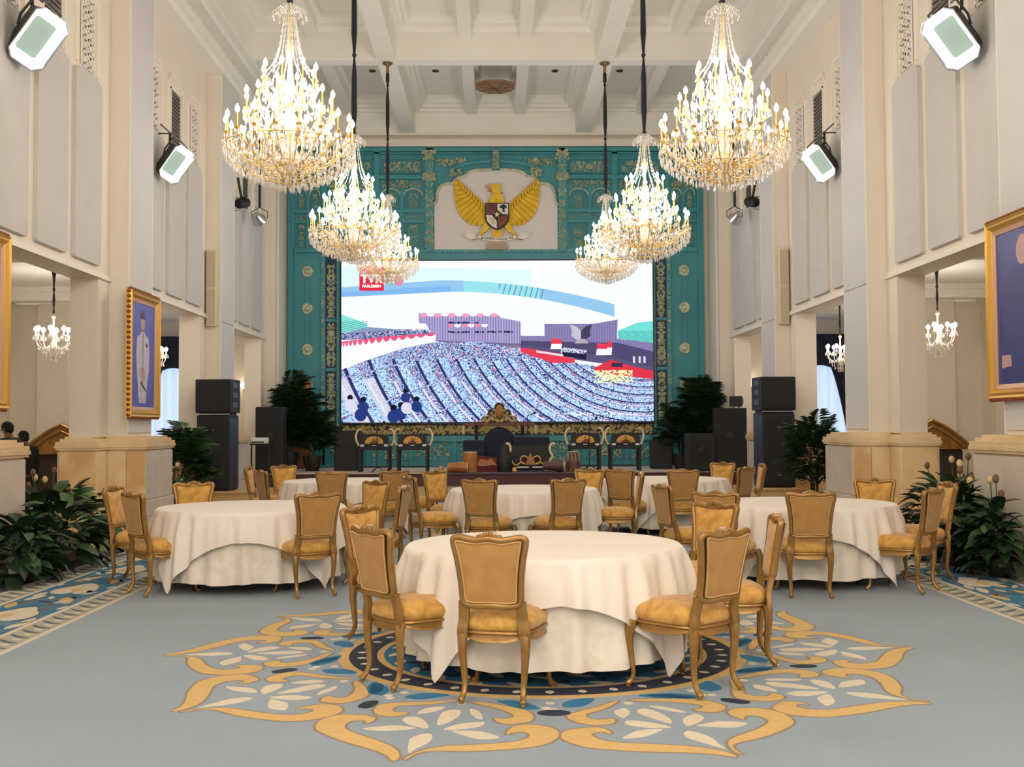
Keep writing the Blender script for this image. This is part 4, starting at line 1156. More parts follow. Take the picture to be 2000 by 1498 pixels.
MB().tube([(E(930 + 40 * math.cos(a) + 20, 0)[0], -.205, E(0, 950 - 45 * math.sin(a) * 1.1)[1]) for a in [i * PI / 6 for i in range(12)]], .007, 5, loop=True).build('chain', M_ed, sh_)
rb = [(600, 1165), (700, 1195), (885, 1210), (1070, 1195), (1170, 1165), (1180, 1215), (1070, 1255), (885, 1272), (700, 1255), (590, 1215)]
rbn = EP(rb, -.16, -.12, M_sw, 'ribbon', em_)
for s in (-1, 1):
    def T(x, y): return (885 + s * (x - 885), y)
    EP([T(1175, 1205), T(1240, 1220), T(1290, 1235), T(1350, 1210), T(1420, 1150), T(1360, 1165), T(1385, 1105), T(1330, 1150), T(1300, 1120), T(1230, 1150), T(1230, 1190)], -.12, -.09, M_sw, 'ribbon_tail', rbn)
    EP([T(1175, 1200), T(1250, 1215), T(1290, 1240), T(1230, 1232), T(1180, 1222)], -.10, -.06, mat('ribbon_shade', srgb(170, 150, 130), .6), 'ribbon_fold', rbn)
M_tx = mat('motto_black', srgb(40, 34, 34), .6)
text('BHINNEKA', .072, (E(745, 0)[0], -.166, E(0, 1224)[1]), M_tx, em_, bold=.001, rot=(PI / 2, R(2.5), 0), sxx=1.0)
text('TUNGGAL', .072, (E(955, 0)[0], -.166, E(0, 1232)[1]), M_tx, em_, bold=.001, rot=(PI / 2, R(-2), 0), sxx=.9)
text('IKA', .072, (E(1105, 0)[0], -.166, E(0, 1213)[1]), M_tx, em_, bold=.001, rot=(PI / 2, R(-9), 0), sxx=.9)
br = MB(); bp = [(740, 1285), (1030, 1285), (1050, 1360), (1000, 1395), (940, 1385), (885, 1400), (820, 1385), (770, 1395), (715, 1360)]
o = MB().prism([((x - 885) * KZ, (1290 - y) * KZ) for x, y in bp], 'xz', -.12, -.03).build('bracket', mat('bracket_tan', srgb(176, 156, 132), .6), em_)
# ================================================================ chandeliers
def make_chandelier():
    root = empty('chandelier', (0, 0, 0))
    st = MB().lathe([(.01, 0.02), (.035, .06), (.02, .12), (.05, .2), (.09, .3), (.11, .4), (.06, .5), (.035, .6), (.08, .7), (.10, .78), (.05, .86), (.03, .98), (.06, 1.08), (.07, 1.14), (.03, 1.22), (.02, 1.4), (.045, 1.5), (.05, 1.58), (.02, 1.66), (.018, 1.8), (.04, 1.88), (.02, 1.96), (.02, 2.08)], 10)
    st.build('stem', M_stem, root, smooth=True)
    bulb = MB().lathe([(.006, 0), (.018, .012), (.025, .030), (.022, .050), (.011, .072), (.001, .09)], 8)
    bulb_me = bulb.build('bulb', M_bulb, None, smooth=True)
    cand = MB().lathe([(.028, -.012), (.034, 0), (.012, .004), (.0085, .01), (.0085, .15), (.004, .152)], 8)
    cand_me = cand.build('candle', M_brass, None, smooth=True)
    bme, cme = bulb_me.data, cand_me.data
    bpy.data.objects.remove(bulb_me); bpy.data.objects.remove(cand_me)
    dr = MB(); rnd = random.Random(2)
    for (r, z, n, hz, ph) in ((.675, .57, 18, .32, 0), (.40, .50, 6, .22, .3), (.47, .86, 12, .62, .15), (.29, 1.16, 8, .96, .1)):
        arm = MB().tube([tuple(p) for p in catmull([(.04, 0, hz), (.25 * r, 0, hz - .06), (.6 * r, 0, hz - .02), (.88 * r, 0, z - .12), (r * 1.02, 0, z - .07), (r, 0, z - .01)], 3, False)], .0075, 6)
        arm.lathe([(.012, -.03), (.03, -.012)], 8, (r, 0, z))
        ao = arm.build('arm', M_brass, None, smooth=True); ame = ao.data; bpy.data.objects.remove(ao)
        for k in range(n):
            a = 2 * PI * k / n + ph
            o = bpy.data.objects.new('arm', ame); COL.objects.link(o); o.parent = root; o.rotation_euler = (0, 0, a)
            c = bpy.data.objects.new('candle', cme); COL.objects.link(c); c.parent = root; c.location = (r * math.cos(a), r * math.sin(a), z)
            b = bpy.data.objects.new('bulb', bme); COL.objects.link(b); b.parent = c; b.location = (0, 0, .15)
            for j in range(5):
                t = a + j * 1.256
                dr.drop((r * math.cos(a) + .034 * math.cos(t), r * math.sin(a) + .034 * math.sin(t), z - .01), .011, rnd.uniform(.06, .09))
            for f in (.35, .55, .75, .92):
                zz = (hz - .03) * (1 - f) + (z - .1) * f - .02
                dr.drop((r * f * math.cos(a), r * f * math.sin(a), zz), .012, rnd.uniform(.06, .10))
            # swags between neighbouring cups
            a2 = a + 2 * PI / n
            for q in range(1, 6):
                f = q / 6; aa = a + (a2 - a) * f
                rr = r * (.98 - .08 * math.sin(PI * f)); zz = z - .02 - .07 * math.sin(PI * f)
                dr.drop((rr * math.cos(aa), rr * math.sin(aa), zz), .009, .026)
    # bowl of drops
    for (r, z, n) in ((.70, .45, 46), (.68, .38, 44), (.63, .32, 42), (.57, .27, 38), (.50, .225, 34), (.43, .19, 30), (.35, .16, 25), (.27, .13, 20), (.19, .10, 14), (.11, .08, 8), (.05, .06, 5)):
        for k in range(n):
            a = 2 * PI * k / n + r * 7
            dr.drop((r * math.cos(a), r * math.sin(a), z + rnd.uniform(-.012, .012)), .0145, rnd.uniform(.07, .095))
            dr.ell((r * math.cos(a), r * math.sin(a), z + .012), (.007, .007, .009), 4, 3)
    for i in range(620):      # prisms hanging all through the body
        z = rnd.uniform(.28, 1.22); rm = .66 - max(0, z - .5) * .52
        r = rm * math.sqrt(rnd.uniform(.1, 1)); a = rnd.uniform(0, 2 * PI)
        dr.drop((r * math.cos(a), r * math.sin(a), z), rnd.uniform(.008, .014), rnd.uniform(.05, .09))
    dr.build('crystal_drops', M_crystal, root, kind='stuff')
    # wire basket under the bowl
    bk = MB()
    for k in range(16):
        a = 2 * PI * k / 16
        bk.tube([(r * math.cos(a), r * math.sin(a), z) for r, z in ((.69, .48), (.62, .33), (.5, .235), (.35, .17), (.18, .11), (.03, .07))], .004, 4)
    for r, z in ((.69, .48), (.5, .235), (.27, .14)):
        bk.tube([(r * math.cos(2 * PI * k / 24), r * math.sin(2 * PI * k / 24), z) for k in range(24)], .005, 4, loop=True)
    bk.build('basket', M_brass, root)
    # bead strands from the crown
    sd = MB()
    for k in range(14):
        a = 2 * PI * k / 14
        P = catmull([(.06, 1.93), (.085, 1.75), (.12, 1.55), (.18, 1.38), (.27, 1.27), (.30, 1.22)], 3, False)
        for i, p in enumerate(P):
            sd.ell((p.x * math.cos(a), p.x * math.sin(a), p.y), (.009, .009, .013), 5, 3)
        sd.tube([(p.x * math.cos(a), p.x * math.sin(a), p.y) for p in P], .0035, 4)
    for (r, z) in ((.18, 1.98), (.12, 2.02)):
        for k in range(12):
            a = 2 * PI * k / 12
            sd.tube([(.02 * math.cos(a), .02 * math.sin(a), z - .03), (r * .7 * math.cos(a), r * .7 * math.sin(a), z + .02), (r * math.cos(a), r * math.sin(a), z - .03)], .004, 4)
            sd.drop((r * math.cos(a), r * math.sin(a), z - .03), .012, .08); sd.drop((r * .7 * math.cos(a), r * .7 * math.sin(a), z + .01), .01, .06)
    sd.build('bead_strands', M_crystal, root, kind='stuff')
    return root
c0 = make_chandelier(); ctr = tree_of(c0)
LABC = {(0, -1): 'large lit crystal chandelier nearest the camera on the left', (0, 1): 'large lit crystal chandelier nearest the camera on the right',
        (1, -1): 'middle one of the three lit crystal chandeliers on the left', (1, 1): 'middle one of the three lit crystal chandeliers on the right',
        (2, -1): 'farthest lit crystal chandelier on the left, before the video screen', (2, 1): 'farthest lit crystal chandelier on the right, before the video screen'}
first = True
CHZ = [(0, 11.85, 4.08, 1.0), (1, 17.3, 4.10, 1.0), (2, 22.7, 4.47, .91)]
for i, y, z, sc in CHZ:
    for s in (-1, 1):
        if first: o = c0; first = False
        else: o = copy_tree(ctr)
        x = {-1: -2.22, 1: 2.31}[s]
        if i == 0 and s == 1: x = 2.50
        if i == 1 and s == 1: x = 2.38
        o.location = (x, y, z); o.scale = (sc,) * 3; o.rotation_euler = (0, 0, .3 * i + s * .2)
        tag(o, LABC[(i, s)], 'chandelier', 'crystal chandeliers hanging in two rows')
        h0 = 2.06; h1 = (ZB - z) / sc - .02
        rp = [(.022, h0)]
        hs = h0; k = 0
        while hs < h1 - .3:
            seg = min(1.25, h1 - .15 - hs)
            rp += [(.038, hs + .02), (.02, hs + .05), (.046, hs + seg * .3), (.040, hs + seg * .75), (.016, hs + seg - .03), (.03, hs + seg)]
            hs += seg
        rd = MB().lathe(rp, 8).build('sleeved_rod', M_cord, o, smooth=True)
        MB().lathe([(.02, h1 - .22), (.035, h1 - .18), (.03, h1 - .1), (.05, h1 - .05), (.11, h1 - .02), (.12, h1)], 14).build('canopy', mat('aged_brass', srgb(132, 104, 66), .35, metal=.6), o, smooth=True)

# small aisle chandeliers
def make_small():
    root = empty('small_chandelier')
    MB().lathe([(.008, 0), (.03, .05), (.015, .1), (.05, .2), (.06, .26), (.02, .34), (.03, .45), (.05, .5), (.015, .58), (.015, .72), (.04, .76), (.01, .8)], 10).build('stem', M_stem, root, smooth=True)
    MB().lathe([(.012, .8), (.024, .84), (.012, .9), (.026, 1.05), (.014, 1.2), (.026, 1.24), (.014, 1.28), (.026, 1.45), (.05, 1.57)], 8).build('cord_sleeve', M_dark, root, smooth=True)
    dr = MB(); rnd = random.Random(9)
    bulb = MB().lathe([(.012, 0), (.03, .02), (.036, .05), (.02, .075), (.003, .09)], 8).build('bulb', mat('small_bulb', (1, 1, 1), .5, emit=((1, .92, .8), 130)), None, smooth=True)
    arm = MB().tube([tuple(p) for p in catmull([(.03, 0, .3), (.12, 0, .2), (.24, 0, .25), (.29, 0, .36), (.29, 0, .42)], 3, False)], .008, 6)
    arm.lathe([(.01, .4), (.045, .42), (.015, .43), (.012, .5)], 8, (.29, 0, 0))
    ao = arm.build('arm', M_crystal, None, smooth=True)
    for k in range(8):
        a = 2 * PI * k / 8 + .2
        o = bpy.data.objects.new('arm', ao.data); COL.objects.link(o); o.parent = root; o.rotation_euler = (0, 0, a)
        b = bpy.data.objects.new('bulb', bulb.data); COL.objects.link(b); b.parent = o; b.location = (.29, 0, .5)
        for j in range(5):
            t = j * 1.256
            dr.drop((.29 * math.cos(a) + .045 * math.cos(t), .29 * math.sin(a) + .045 * math.sin(t), .42), .014, .08)
        for f in (.3, .6): dr.drop((.29 * f * math.cos(a), .29 * f * math.sin(a), .25), .014, .09)
    for (r, z, n) in ((.24, .24, 14), (.18, .17, 12), (.12, .10, 8), (.05, .04, 4)):
        for k in range(n): dr.drop((r * math.cos(2 * PI * k / n), r * math.sin(2 * PI * k / n), z), .014, .08)
    dr.build('crystal_drops', M_crystal, root, kind='stuff')
    bpy.data.objects.remove(ao); bpy.data.objects.remove(bulb)
    return root
s0 = make_small(); st_ = tree_of(s0); first = True
for (x, y, lab) in ((-7.72, 19.3, 'small lit chandelier in the left aisle beyond the first opening'), (7.82, 19.3, 'small lit chandelier in the right aisle beyond the first opening'),
                    (-7.55, 24.3, 'small lit chandelier half hidden behind the left wall portrait'), (7.66, 24.3, 'small lit chandelier before the right aisle navy curtain')):
    o = s0 if first else copy_tree(st_); first = False
    o.location = (x, y, 2.72); tag(o, lab, 'chandelier', 'small aisle chandeliers')

# ================================================================ floodlights
def flood(loc, aim, roll, lab, s=1.0):
    r = empty('floodlight', loc, 0, lab, 'floodlight', 'bracketed floodlights on the side walls')
    d = (Vector(aim) - Vector(loc)).normalized()
    r.rotation_mode = 'QUATERNION'
    r.rotation_quaternion = d.to_track_quat('Y', 'Z') @ Euler((0, roll, 0)).to_quaternion()
    r.scale = (s, s, s)
    def oct_(w, h, c, y): return [(-w + c, y, -h), (w - c, y, -h), (w, y, -h + c), (w, y, h - c), (w - c, y, h), (-w + c, y, h), (-w, y, h - c), (-w, y, -h + c)]
    b = MB().rings([oct_(.10, .22, .02, -.22), oct_(.15, .25, .02, -.16), oct_(.17, .27, .03, .0), oct_(.20, .31, .07, .13)])
    b.add(oct_(.10, .22, .02, -.22), [tuple(range(8))[::-1]])
    b.build('housing', M_steel, r)
    MB().rings([oct_(.195, .305, .07, .128), oct_(.12, .2, .02, .02)]).build('reflector', M_hot, r)
    MB().box(-.12, .12, .0, .022, -.2, .2).build('lens', M_lens, r)
    MB().rings([oct_(.20, .31, .07, .12), oct_(.205, .315, .07, .14), oct_(.195, .305, .07, .14), oct_(.19, .30, .07, .12)], loop=True).build('rim', M_chrome, r)
    y_ = MB().tube([(-.19, -.05, 0), (-.2, -.12, .1), (-.16, -.2, .33), (0, -.22, .36), (.16, -.2, .33), (.2, -.12, .1), (.19, -.05, 0)], .014, 6)
    y_.build('yoke', M_steel, r)
    return r
def bracket(s, y, z, lab, L=.5):
    b = empty('lamp_bracket', (sx(s, 5.46), y, z), 0, lab, 'bracket', 'lamp brackets on the side walls')
    MB().tube([(0, -.35, 0), (0, .45, 0)], .014, 6).build('bar', M_steel, b)
    MB().tube([(s * -.0, .15, 0), (-s * .0, .15, -.2)], .022, 6).build('clamp', M_dark, b)
    MB().tube([(s * .26, .2, 0), (0, .2, 0)], .012, 6).build('stay', M_steel, b)
for s, side in ((-1, 'left'), (1, 'right')):
    flood((sx(s, 5.42 if s < 0 else 5.36), 12.75, 6.10), (sx(s, 2.6), 9.6, 3.6), R(24 * s), 'big %s floodlight cut off by the top corner of the picture' % side, 1.12)
    bracket(s, 12.6, 6.62, 'bracket over the big %s floodlight near the top corner' % side)
    flood((sx(s, 5.40), 18.2, 5.93), (sx(s, 2.4), 15.0, 3.7), R(24 * s), '%s floodlight on the wall beside the tall fabric pilaster' % side)
    bracket(s, 18.05, 6.43, 'bracket bar carrying the %s floodlight by the dark wall grille' % side)
    # far fittings: barn-door spot and round par lamp
    b = empty('barn_door_spotlight', (sx(s, 5.50), 23.6, 6.35), 0, 'black barn-door spotlight on the %s wall near the stage' % side, 'spotlight')
    b.rotation_euler = (R(15), 0, R(30) * s)
    MB().lathe([(.1, 0), (.11, .04), (.11, .26), (.09, .3)], 12, (0, 0, -.15)).build('housing', M_dark, b, rot=(PI / 2, 0, 0))
    MB().box(-.02, .02, -.02, .02, .1, .55).box(-.13, .13, -.02, .02, .08, .12).build('yoke', M_steel, b)
    MB().prism([(-.1, -.18), (.1, -.18), (.17, -.36), (-.17, -.36)], 'xy', .13, .14).build('barn_door', M_dark, b)
    MB().prism([(-.1, -.18), (.1, -.18), (.17, -.36), (-.17, -.36)], 'xy', -.14, -.13).build('barn_door', M_dark, b)
    p = empty('par_lamp', (sx(s, 5.30), 24.4, 6.12), 0, 'round lit par lamp hanging from a dark rod on the %s near the stage' % side, 'spotlight')
    lm = MB().lathe([(.05, .22), (.09, .2), (.12, .1), (.16, .02), (.165, 0)], 14).build('reflector_can', M_chrome, p, rot=(R(62), 0, R(18) * s), smooth=True)
    MB().lathe([(.15, .01), (.12, .0), (.001, -.015)], 14).build('lamp_face', mat('par_hot', (1, 1, 1), .5, emit=(srgb(236, 242, 255), 8)), lm)
    MB().tube([(-.17, 0, .05), (-.18, 0, .2), (0, 0, .3), (.18, 0, .2), (.17, 0, .05)], .01, 6).build('yoke', M_steel, p)
    MB().tube([(0, 0, .3), (0, 0, 2.62)], .03, 8).build('rod', M_dark, p)
    # column loudspeaker on pilaster
    cs = MB().bbox(sx(s, 5.70), sx(s, 5.51), 21.43, 21.565, 3.50, 5.0, .012).build('column_loudspeaker', M_beigeplastic)
    tag(cs, 'slim beige column loudspeaker on the %s pillar' % side, 'loudspeaker')
    MB().box(sx(s, 5.69), sx(s, 5.52), 21.42, 21.43, 3.54, 4.22).box(sx(s, 5.69), sx(s, 5.52), 21.42, 21.43, 4.27, 4.96).build('grille', mat('beige_grille', srgb(200, 188, 158), .7, bump=(200, .4, 'voronoi')), cs)
    # globe sconce
    sc = empty('wall_sconce', (sx(s, 6.30), 27.3, 2.55), 0, 'lit globe wall sconce at the %s of the stage' % side, 'sconce')
    MB().lathe([(.03, -.18), (.02, -.1), (.04, -.08), (.03, -.06)], 10).box(-.02, .02, 0, .18, -.12, -.08).build('holder', M_brass, sc)
    MB().ell((0, 0, .02), (.09, .09, .1), 12, 8).build('globe', M_globe, sc, smooth=True)
    # stub wall carrying the sconce
    struct(MB().box(sx(s, 6.13), sx(s, 7.0), 27.5, 27.7, 0, 4.1).build('wall_stub_' + side, M_wall))

# ================================================================ portraits
M_pblue = mat('painted_blue', srgb(96, 104, 190), .5, noise=(2.2, .35, srgb(70, 78, 160), 5))
M_pdeep = mat('painted_deep_blue', srgb(70, 74, 150), .5, noise=(1.6, .35, srgb(40, 44, 110), 5))
M_puni = mat('painted_white_uniform', srgb(206, 200, 214), .55, noise=(9, .25, srgb(180, 172, 196), 4))
M_pskin = mat('painted_skin', srgb(190, 150, 150), .6); M_pdk = mat('painted_dark', srgb(70, 60, 80), .6)
def portrait(s, yc, zc, w, h, lab, figure):
    p = empty('portrait_painting', (sx(s, 5.42), yc, zc), -PI / 2 if s > 0 else PI / 2, lab, 'painting', 'framed portraits on the pillars')
    # local: x runs along the wall, -y towards the hall... built for the side facing the hall
    f = MB(); fw = .12
    # moulded profile of frame
    def rect(d, y): return [(-w / 2 + d, y, -h / 2 + d), (w / 2 - d, y, -h / 2 + d), (w / 2 - d, y, h / 2 - d), (-w / 2 + d, y, h / 2 - d)]
    D = -1 if s < 0 else -1
    f.rings([rect(0, 0), rect(0, -.05), rect(.02, -.085), rect(.045, -.07), rect(.07, -.08), rect(.1, -.05), rect(fw, -.035), rect(fw, 0)], loop=True)
    fo = f.build('frame', M_gold2, p)
    m2 = MB().rings([rect(fw - .005, -.03), rect(fw - .005, -.045), rect(fw + .045, -.03), rect(fw + .045, -.02)], loop=True).build('slip', mat('pink_slip', srgb(206, 160, 130), .4, metal=.2), p)
    od = MB()
    per = [(-w / 2 + .02 + i * .075, q * (h / 2 - .0)) for q in (-1, 1) for i in range(int((w - .04) / .075) + 1)]
    for x, z in per: od.ell((x, -.045, z), (.028, .035, .022), 6, 4)
    for q in (-1, 1):
        for i in range(int(h / .075)): od.ell((q * w / 2, -.045, -h / 2 + .04 + i * .075), (.022, .035, .028), 6, 4)
    od.build('carved_edge', mat('frame_bronze', srgb(150, 80, 36), .4, metal=.4), p, kind='stuff')
    c = MB().box(-w / 2 + fw, w / 2 - fw, -.022, -.004, -h / 2 + fw, h / 2 - fw).build('canvas', M_pblue if figure else M_pdeep, p)
    Y1 = -.0235; Y2 = -.025; Y3 = -.0265
    def pp(pts, m, y, nm): MB().prism(pts, 'xz', y, y + .0014).build(nm, m, c)
    if figure:
        body = [(-.12, .30), (-.27, .24), (-.30, .0), (-.27, -.3), (-.22, -.45), (-.20, -.62), (-.16, -.74), (.14, -.74), (.18, -.6), (.22, -.4), (.29, -.25), (.31, .05), (.27, .25), (.12, .30), (.05, .36), (-.05, .36)]
        pp([(x, z + .02) for x, z in body], M_puni, Y1, 'painted_uniform')
        pp([(.10 * math.cos(t), .50 + .14 * math.sin(t)) for t in [i * PI / 8 for i in range(16)]], M_pskin, Y1, 'painted_head')
        pp([(.105 * math.cos(t), .55 + .12 * math.sin(t)) for t in [i * PI / 10 for i in range(11)]], M_pdk, Y2, 'painted_cap')
        pp([(-.012, .34), (.012, .34), (.008, -.25), (-.008, -.25)], M_pdk, Y2, 'painted_placket')
        pp([(.14, .14), (.22, .14), (.22, .19), (.14, .19)], M_pdk, Y2, 'painted_badge')
        pp([(-.08, -.18), (.08, -.18), (.12, -.3), (.05, -.42), (-.05, -.42), (-.12, -.3)], M_pskin, Y2, 'painted_hands')
        pp([(.12 * math.cos(t), -.6 + .1 * math.sin(t)) for t in [i * PI / 8 for i in range(16)]], M_puni, Y3, 'painted_hat')
        pp([(-.1, -.38), (.16, -.52), (.15, -.55), (-.11, -.42)], M_pdk, Y3, 'painted_cane')
    else:
        pp([(-.5, -.82), (-.55, -.1), (-.40, .3), (-.15, .45), (.1, .45), (.4, .2), (.55, -.3), (.55, -.82)], mat('painted_navy', srgb(50, 56, 130), .5, noise=(3, .3, srgb(36, 40, 100), 4)), Y1, 'painted_coat')
        pp([(.13 * math.cos(t), .58 + .16 * math.sin(t)) for t in [i * PI / 8 for i in range(16)]], M_pskin, Y2, 'painted_head')
        pp([(-.5, -.5), (-.3, -.5), (-.28, -.62), (-.5, -.64)], M_pskin, Y2, 'painted_hand')
    # hanging bracket below
    return p
portrait(-1, 16.68, 2.62, 1.42, 1.88, 'gilt-framed portrait of a person in a white uniform against blue, on the left pillar', True)
portrait(-1, 11.28, 2.68, 1.5, 1.9, 'gilt-framed portrait cut off by the left edge of the picture', False)
portrait(1, 11.28, 2.76, 1.5, 1.95, 'gilt-framed dark blue portrait cut off by the right edge of the picture', False)

# ================================================================ loudspeaker stacks
def stack(s):
    side = 'left' if s < 0 else 'right'
    x0 = sx(s, 5.27) if s < 0 else sx(s, 5.17)
    for (z0, z1, w, nm, lab) in ((.372, 1.755, .60, 'main_loudspeaker', 'tall black floor loudspeaker at the bottom of the %s stack' % side), (1.80, 2.42, .66, 'top_loudspeaker', 'square black loudspeaker on top of the %s stack' % side)):
        o = MB().bbox(-w / 2, w / 2, 0, .62, 0, z1 - z0, .012).build('loudspeaker', M_black, loc=(x0, 20.32, z0), rot=(0, 0, R(3) * s))
        tag(o, lab, 'loudspeaker')
        h = z1 - z0
        MB().bbox(-w / 2 + .02, w / 2 - .02, -.02, 0, .03, h - .05, .006).build('front_grille', M_mesh, o)
        if h < 1:
            MB().box(-w / 2 + .02, w / 2 - .02, -.022, -.002, -.035, -.015).build('chrome_strip', M_chrome, o, label='pale metal strip')
            MB().box(-w / 2 + .05, w / 2 - .05, .05, .55, -.045, 0).build('feet', M_dark, o)
            for k in range(3): MB().box(-s * (w / 2), -s * (w / 2 + .012), .1, .4, .1 + k * .18, .2 + k * .18).build('side_handle', M_steel, o)
        else:
            for z in (.22, h - .28): MB().box(-.035, .035, -.024, -.018, z, z + .018).build('badge', M_chrome, o)
            MB().box(-s * (w / 2), -s * (w / 2 + .006), .03, .6, .03, h - .05).build('side_panel', M_bluecab, o)
stack(-1); stack(1)
def cab(x, y, z, w, d, h, lab, rz=0):
    o = MB().bbox(-w / 2, w / 2, 0, d, 0, h, .015).build('loudspeaker', M_black, loc=(x, y, z), rot=(0, 0, rz)); tag(o, lab, 'loudspeaker')
    MB().box(-w / 2 + .02, w / 2 - .02, -.012, 0, .02, h - .02).build('front_grille', M_mesh, o)
    MB().lathe([(.09, 0), (.1, .01), (.06, .02)], 14).build('driver', M_dark, o, loc=(0, -.012, h * .55), rot=(PI / 2, 0, 0))
    return o
def stand_table(x, y, z, w, d, h, lab):
    t = empty('equipment_table', (x, y, z), 0, lab, 'table')
    MB().box(-w / 2, w / 2, -d / 2, d / 2, h - .03, h).build('tabletop', M_dark, t)
    for a in (-1, 1):
        for b in (-1, 1): MB().box(a * (w / 2 - .04) - .015, a * (w / 2 - .04) + .015, b * (d / 2 - .04) - .015, b * (d / 2 - .04) + .015, 0, h - .03).build('leg', M_dark, t)
stand_table(-5.22, 24.5, .49, .56, .5, .68, 'black equipment table at the left edge of the stage')
o = MB().bbox(-.2, .2, -.14, .14, 0, .13, .01).build('white_box', M_white, loc=(-5.24, 24.42, 1.172)); tag(o, 'white equipment box on the black table by the left palm', 'box')
MB().box(-.15, .15, -.145, -.14, .02, .05).build('slot', M_steel, o)
cab(-5.12, 24.95, .49, .62, .5, 1.5, 'black loudspeaker behind the white box, in front of the left palm')
cab(5.28, 24.7, .49, .72, .5, 1.42, 'wide black loudspeaker in front of the right stage palm', R(-6))
cab(4.62, 24.6, .49, .6, .45, .85, 'low black loudspeaker beside the right stage palm', R(5))
hn = MB().rings([[(-.16, 0, -.12), (.16, 0, -.12), (.16, 0, .12), (-.16, 0, .12)], [(-.05, .28, -.05), (.05, .28, -.05), (.05, .28, .05), (-.05, .28, .05)]], caps=True).build('horn_loudspeaker', M_dark, loc=(5.42, 24.8, 2.06), rot=(0, 0, R(-40)))
tag(hn, 'small black horn loudspeaker left of the tall right stack', 'loudspeaker')
MB().tube([(0, .15, -.05), (0, .15, -.14)], .03, 6).build('mount', M_dark, hn)

# ================================================================ gamelan and stage furniture
SZ = .492
M_ivory = mat('ivory_gilt', srgb(226, 204, 160), .4, metal=.2)
def gstand():
    r = empty('gamelan_stand')
    for a in (-1, 1):
        for b in (-1, 1): MB().bbox(a * .33 - .03, a * .33 + .03, b * .2 - .03, b * .2 + .03, 0, .52, .008).build('leg', M_dark, r)
    MB().bbox(-.37, .37, -.24, .24, .50, .60, .01).box(-.3, .3, -.22, -.18, .1, .14).build('frame', M_dark, r)
    cr = [(-.33, .60), (.33, .60), (.33, .78), (.30, .84), (.18, .86), (0, .88), (-.18, .86), (-.30, .84), (-.33, .78)]
    MB().prism(cr, 'xz', -.24, -.20).build('crest_board', M_dark, r)
    fan = [(-.21, .655)] + [(-.21 * math.cos(t), .68 + .14 * math.sin(t)) for t in [i * PI / 14 for i in range(15)]] + [(.21, .655), (.1, .645), (0, .66), (-.1, .645)]
    fn = MB().prism(fan, 'xz', -.262, -.24).build('gilt_fan', mat('fan_gilt', srgb(206, 150, 70), .4, metal=.35), r)
    MB().prism([(x * .45, .66 + (z - .66) * .7) for x, z in fan], 'xz', -.275, -.262).build('fan_centre', M_redwood, fn)
    for k in range(7):
        t = PI * (k + .5) / 7
        MB().tube([(.05 * math.cos(t), -.27, .69 + .04 * math.sin(t)), (.17 * math.cos(t), -.27, .69 + .11 * math.sin(t))], .012, 5).build('fan_rib', M_gold2, fn)
    for a in (-1, 1): MB().bbox(a * .27 - .045, a * .27 + .045, -.265, -.24, .585, .63, .006).build('white_pad', M_white, r)
    MB().bbox(-.05, .05, -.255, -.24, .60, .62, .004).build('white_pad', M_white, r)
    for a in (-1, 1): MB().tube([tuple(p) for p in catmull([(a * .38, 0, .60), (a * .44, 0, .75), (a * .43, 0, .90), (a * .36, 0, .98), (a * .31, 0, .96)], 3, False)], [.028] * 6 + [.024] * 5 + [.016] * 2, 6).build('horn_post', M_ivory, r, smooth=True)
    kb = MB()
    for k in range(9): kb.bbox(-.28 + k * .07 - .03, -.28 + k * .07 + .03, -.14, .14, .60, .635, .006)
    kb.build('bronze_bars', M_gold, r, kind='stuff')
    return r
g1 = gstand(); gt = tree_of(g1); first = True
for (px, y, lab) in ((733, 25.5, 'outermost black and gilt gamelan stand on the left of the stage'), (807, 25.5, 'second black and gilt gamelan stand from the left on stage'),
                     (1141, 25.5, 'black and gilt gamelan stand just right of the laced drum'), (1219, 25.5, 'rightmost black and gilt gamelan stand on stage')):
    o = g1 if first else copy_tree(gt); first = False
    o.location = (PX(px, y), y, SZ); tag(o, lab, 'instrument', 'black gamelan stands on the stage')
# gong stand
g = empty('gong_stand', (PX(975, 26.3), 26.3, SZ), 0, 'tall gong stand with a carved gilt crest before the screen bottom', 'instrument')
for a in (-1, 1):
    MB().tube([(a * .55, 0, 0), (a * .55, 0, 1.05)], .04, 8).build('post', M_dark, g)
    MB().tube([tuple(p) for p in catmull([(a * .5, 0, 1.08), (a * .75, 0, 1.08), (a * .86, 0, 1.02), (a * .86, 0, .86)], 3, False)], .03, 6).build('hook', M_ivory, g)
MB().bbox(-.85, .85, -.05, .05, 1.05, 1.12, .01).build('crossbar', M_redwood, g)
cr = MB().prism([(-.44, 1.12), (-.42, 1.24), (-.30, 1.30), (-.26, 1.42), (-.13, 1.46), (-.1, 1.56), (0, 1.60), (.1, 1.56), (.13, 1.46), (.26, 1.42), (.30, 1.30), (.42, 1.24), (.44, 1.12)], 'xz', -.03, .03).build('crest', M_dark, g)
rl = MB(); rnd = random.Random(8); relief(rl, -.4, .4, 1.15, 1.28, 26, y=-.03, sz=.07, d=.03); relief(rl, -.24, .24, 1.28, 1.42, 18, y=-.03, sz=.06, d=.03); rl.build('crest_carving', M_ivory, cr, kind='stuff')
MB().ell((0, -.05, 1.38), (.10, .05, .17), 8, 6).build('crest_boss', M_wood, cr)
gc = MB().prism([(-.38, .0), (-.38, .62)] + [(-.38 * math.cos(t), .62 + .40 * math.sin(t)) for t in [i * PI / 12 for i in range(1, 12)]] + [(.38, .62), (.38, 0)], 'xz', -.22, -.08).build('gong_cover', mat('cover_navy', srgb(30, 34, 52), .85, sheen=.2), g, label='dark domed cloth cover over the gong')
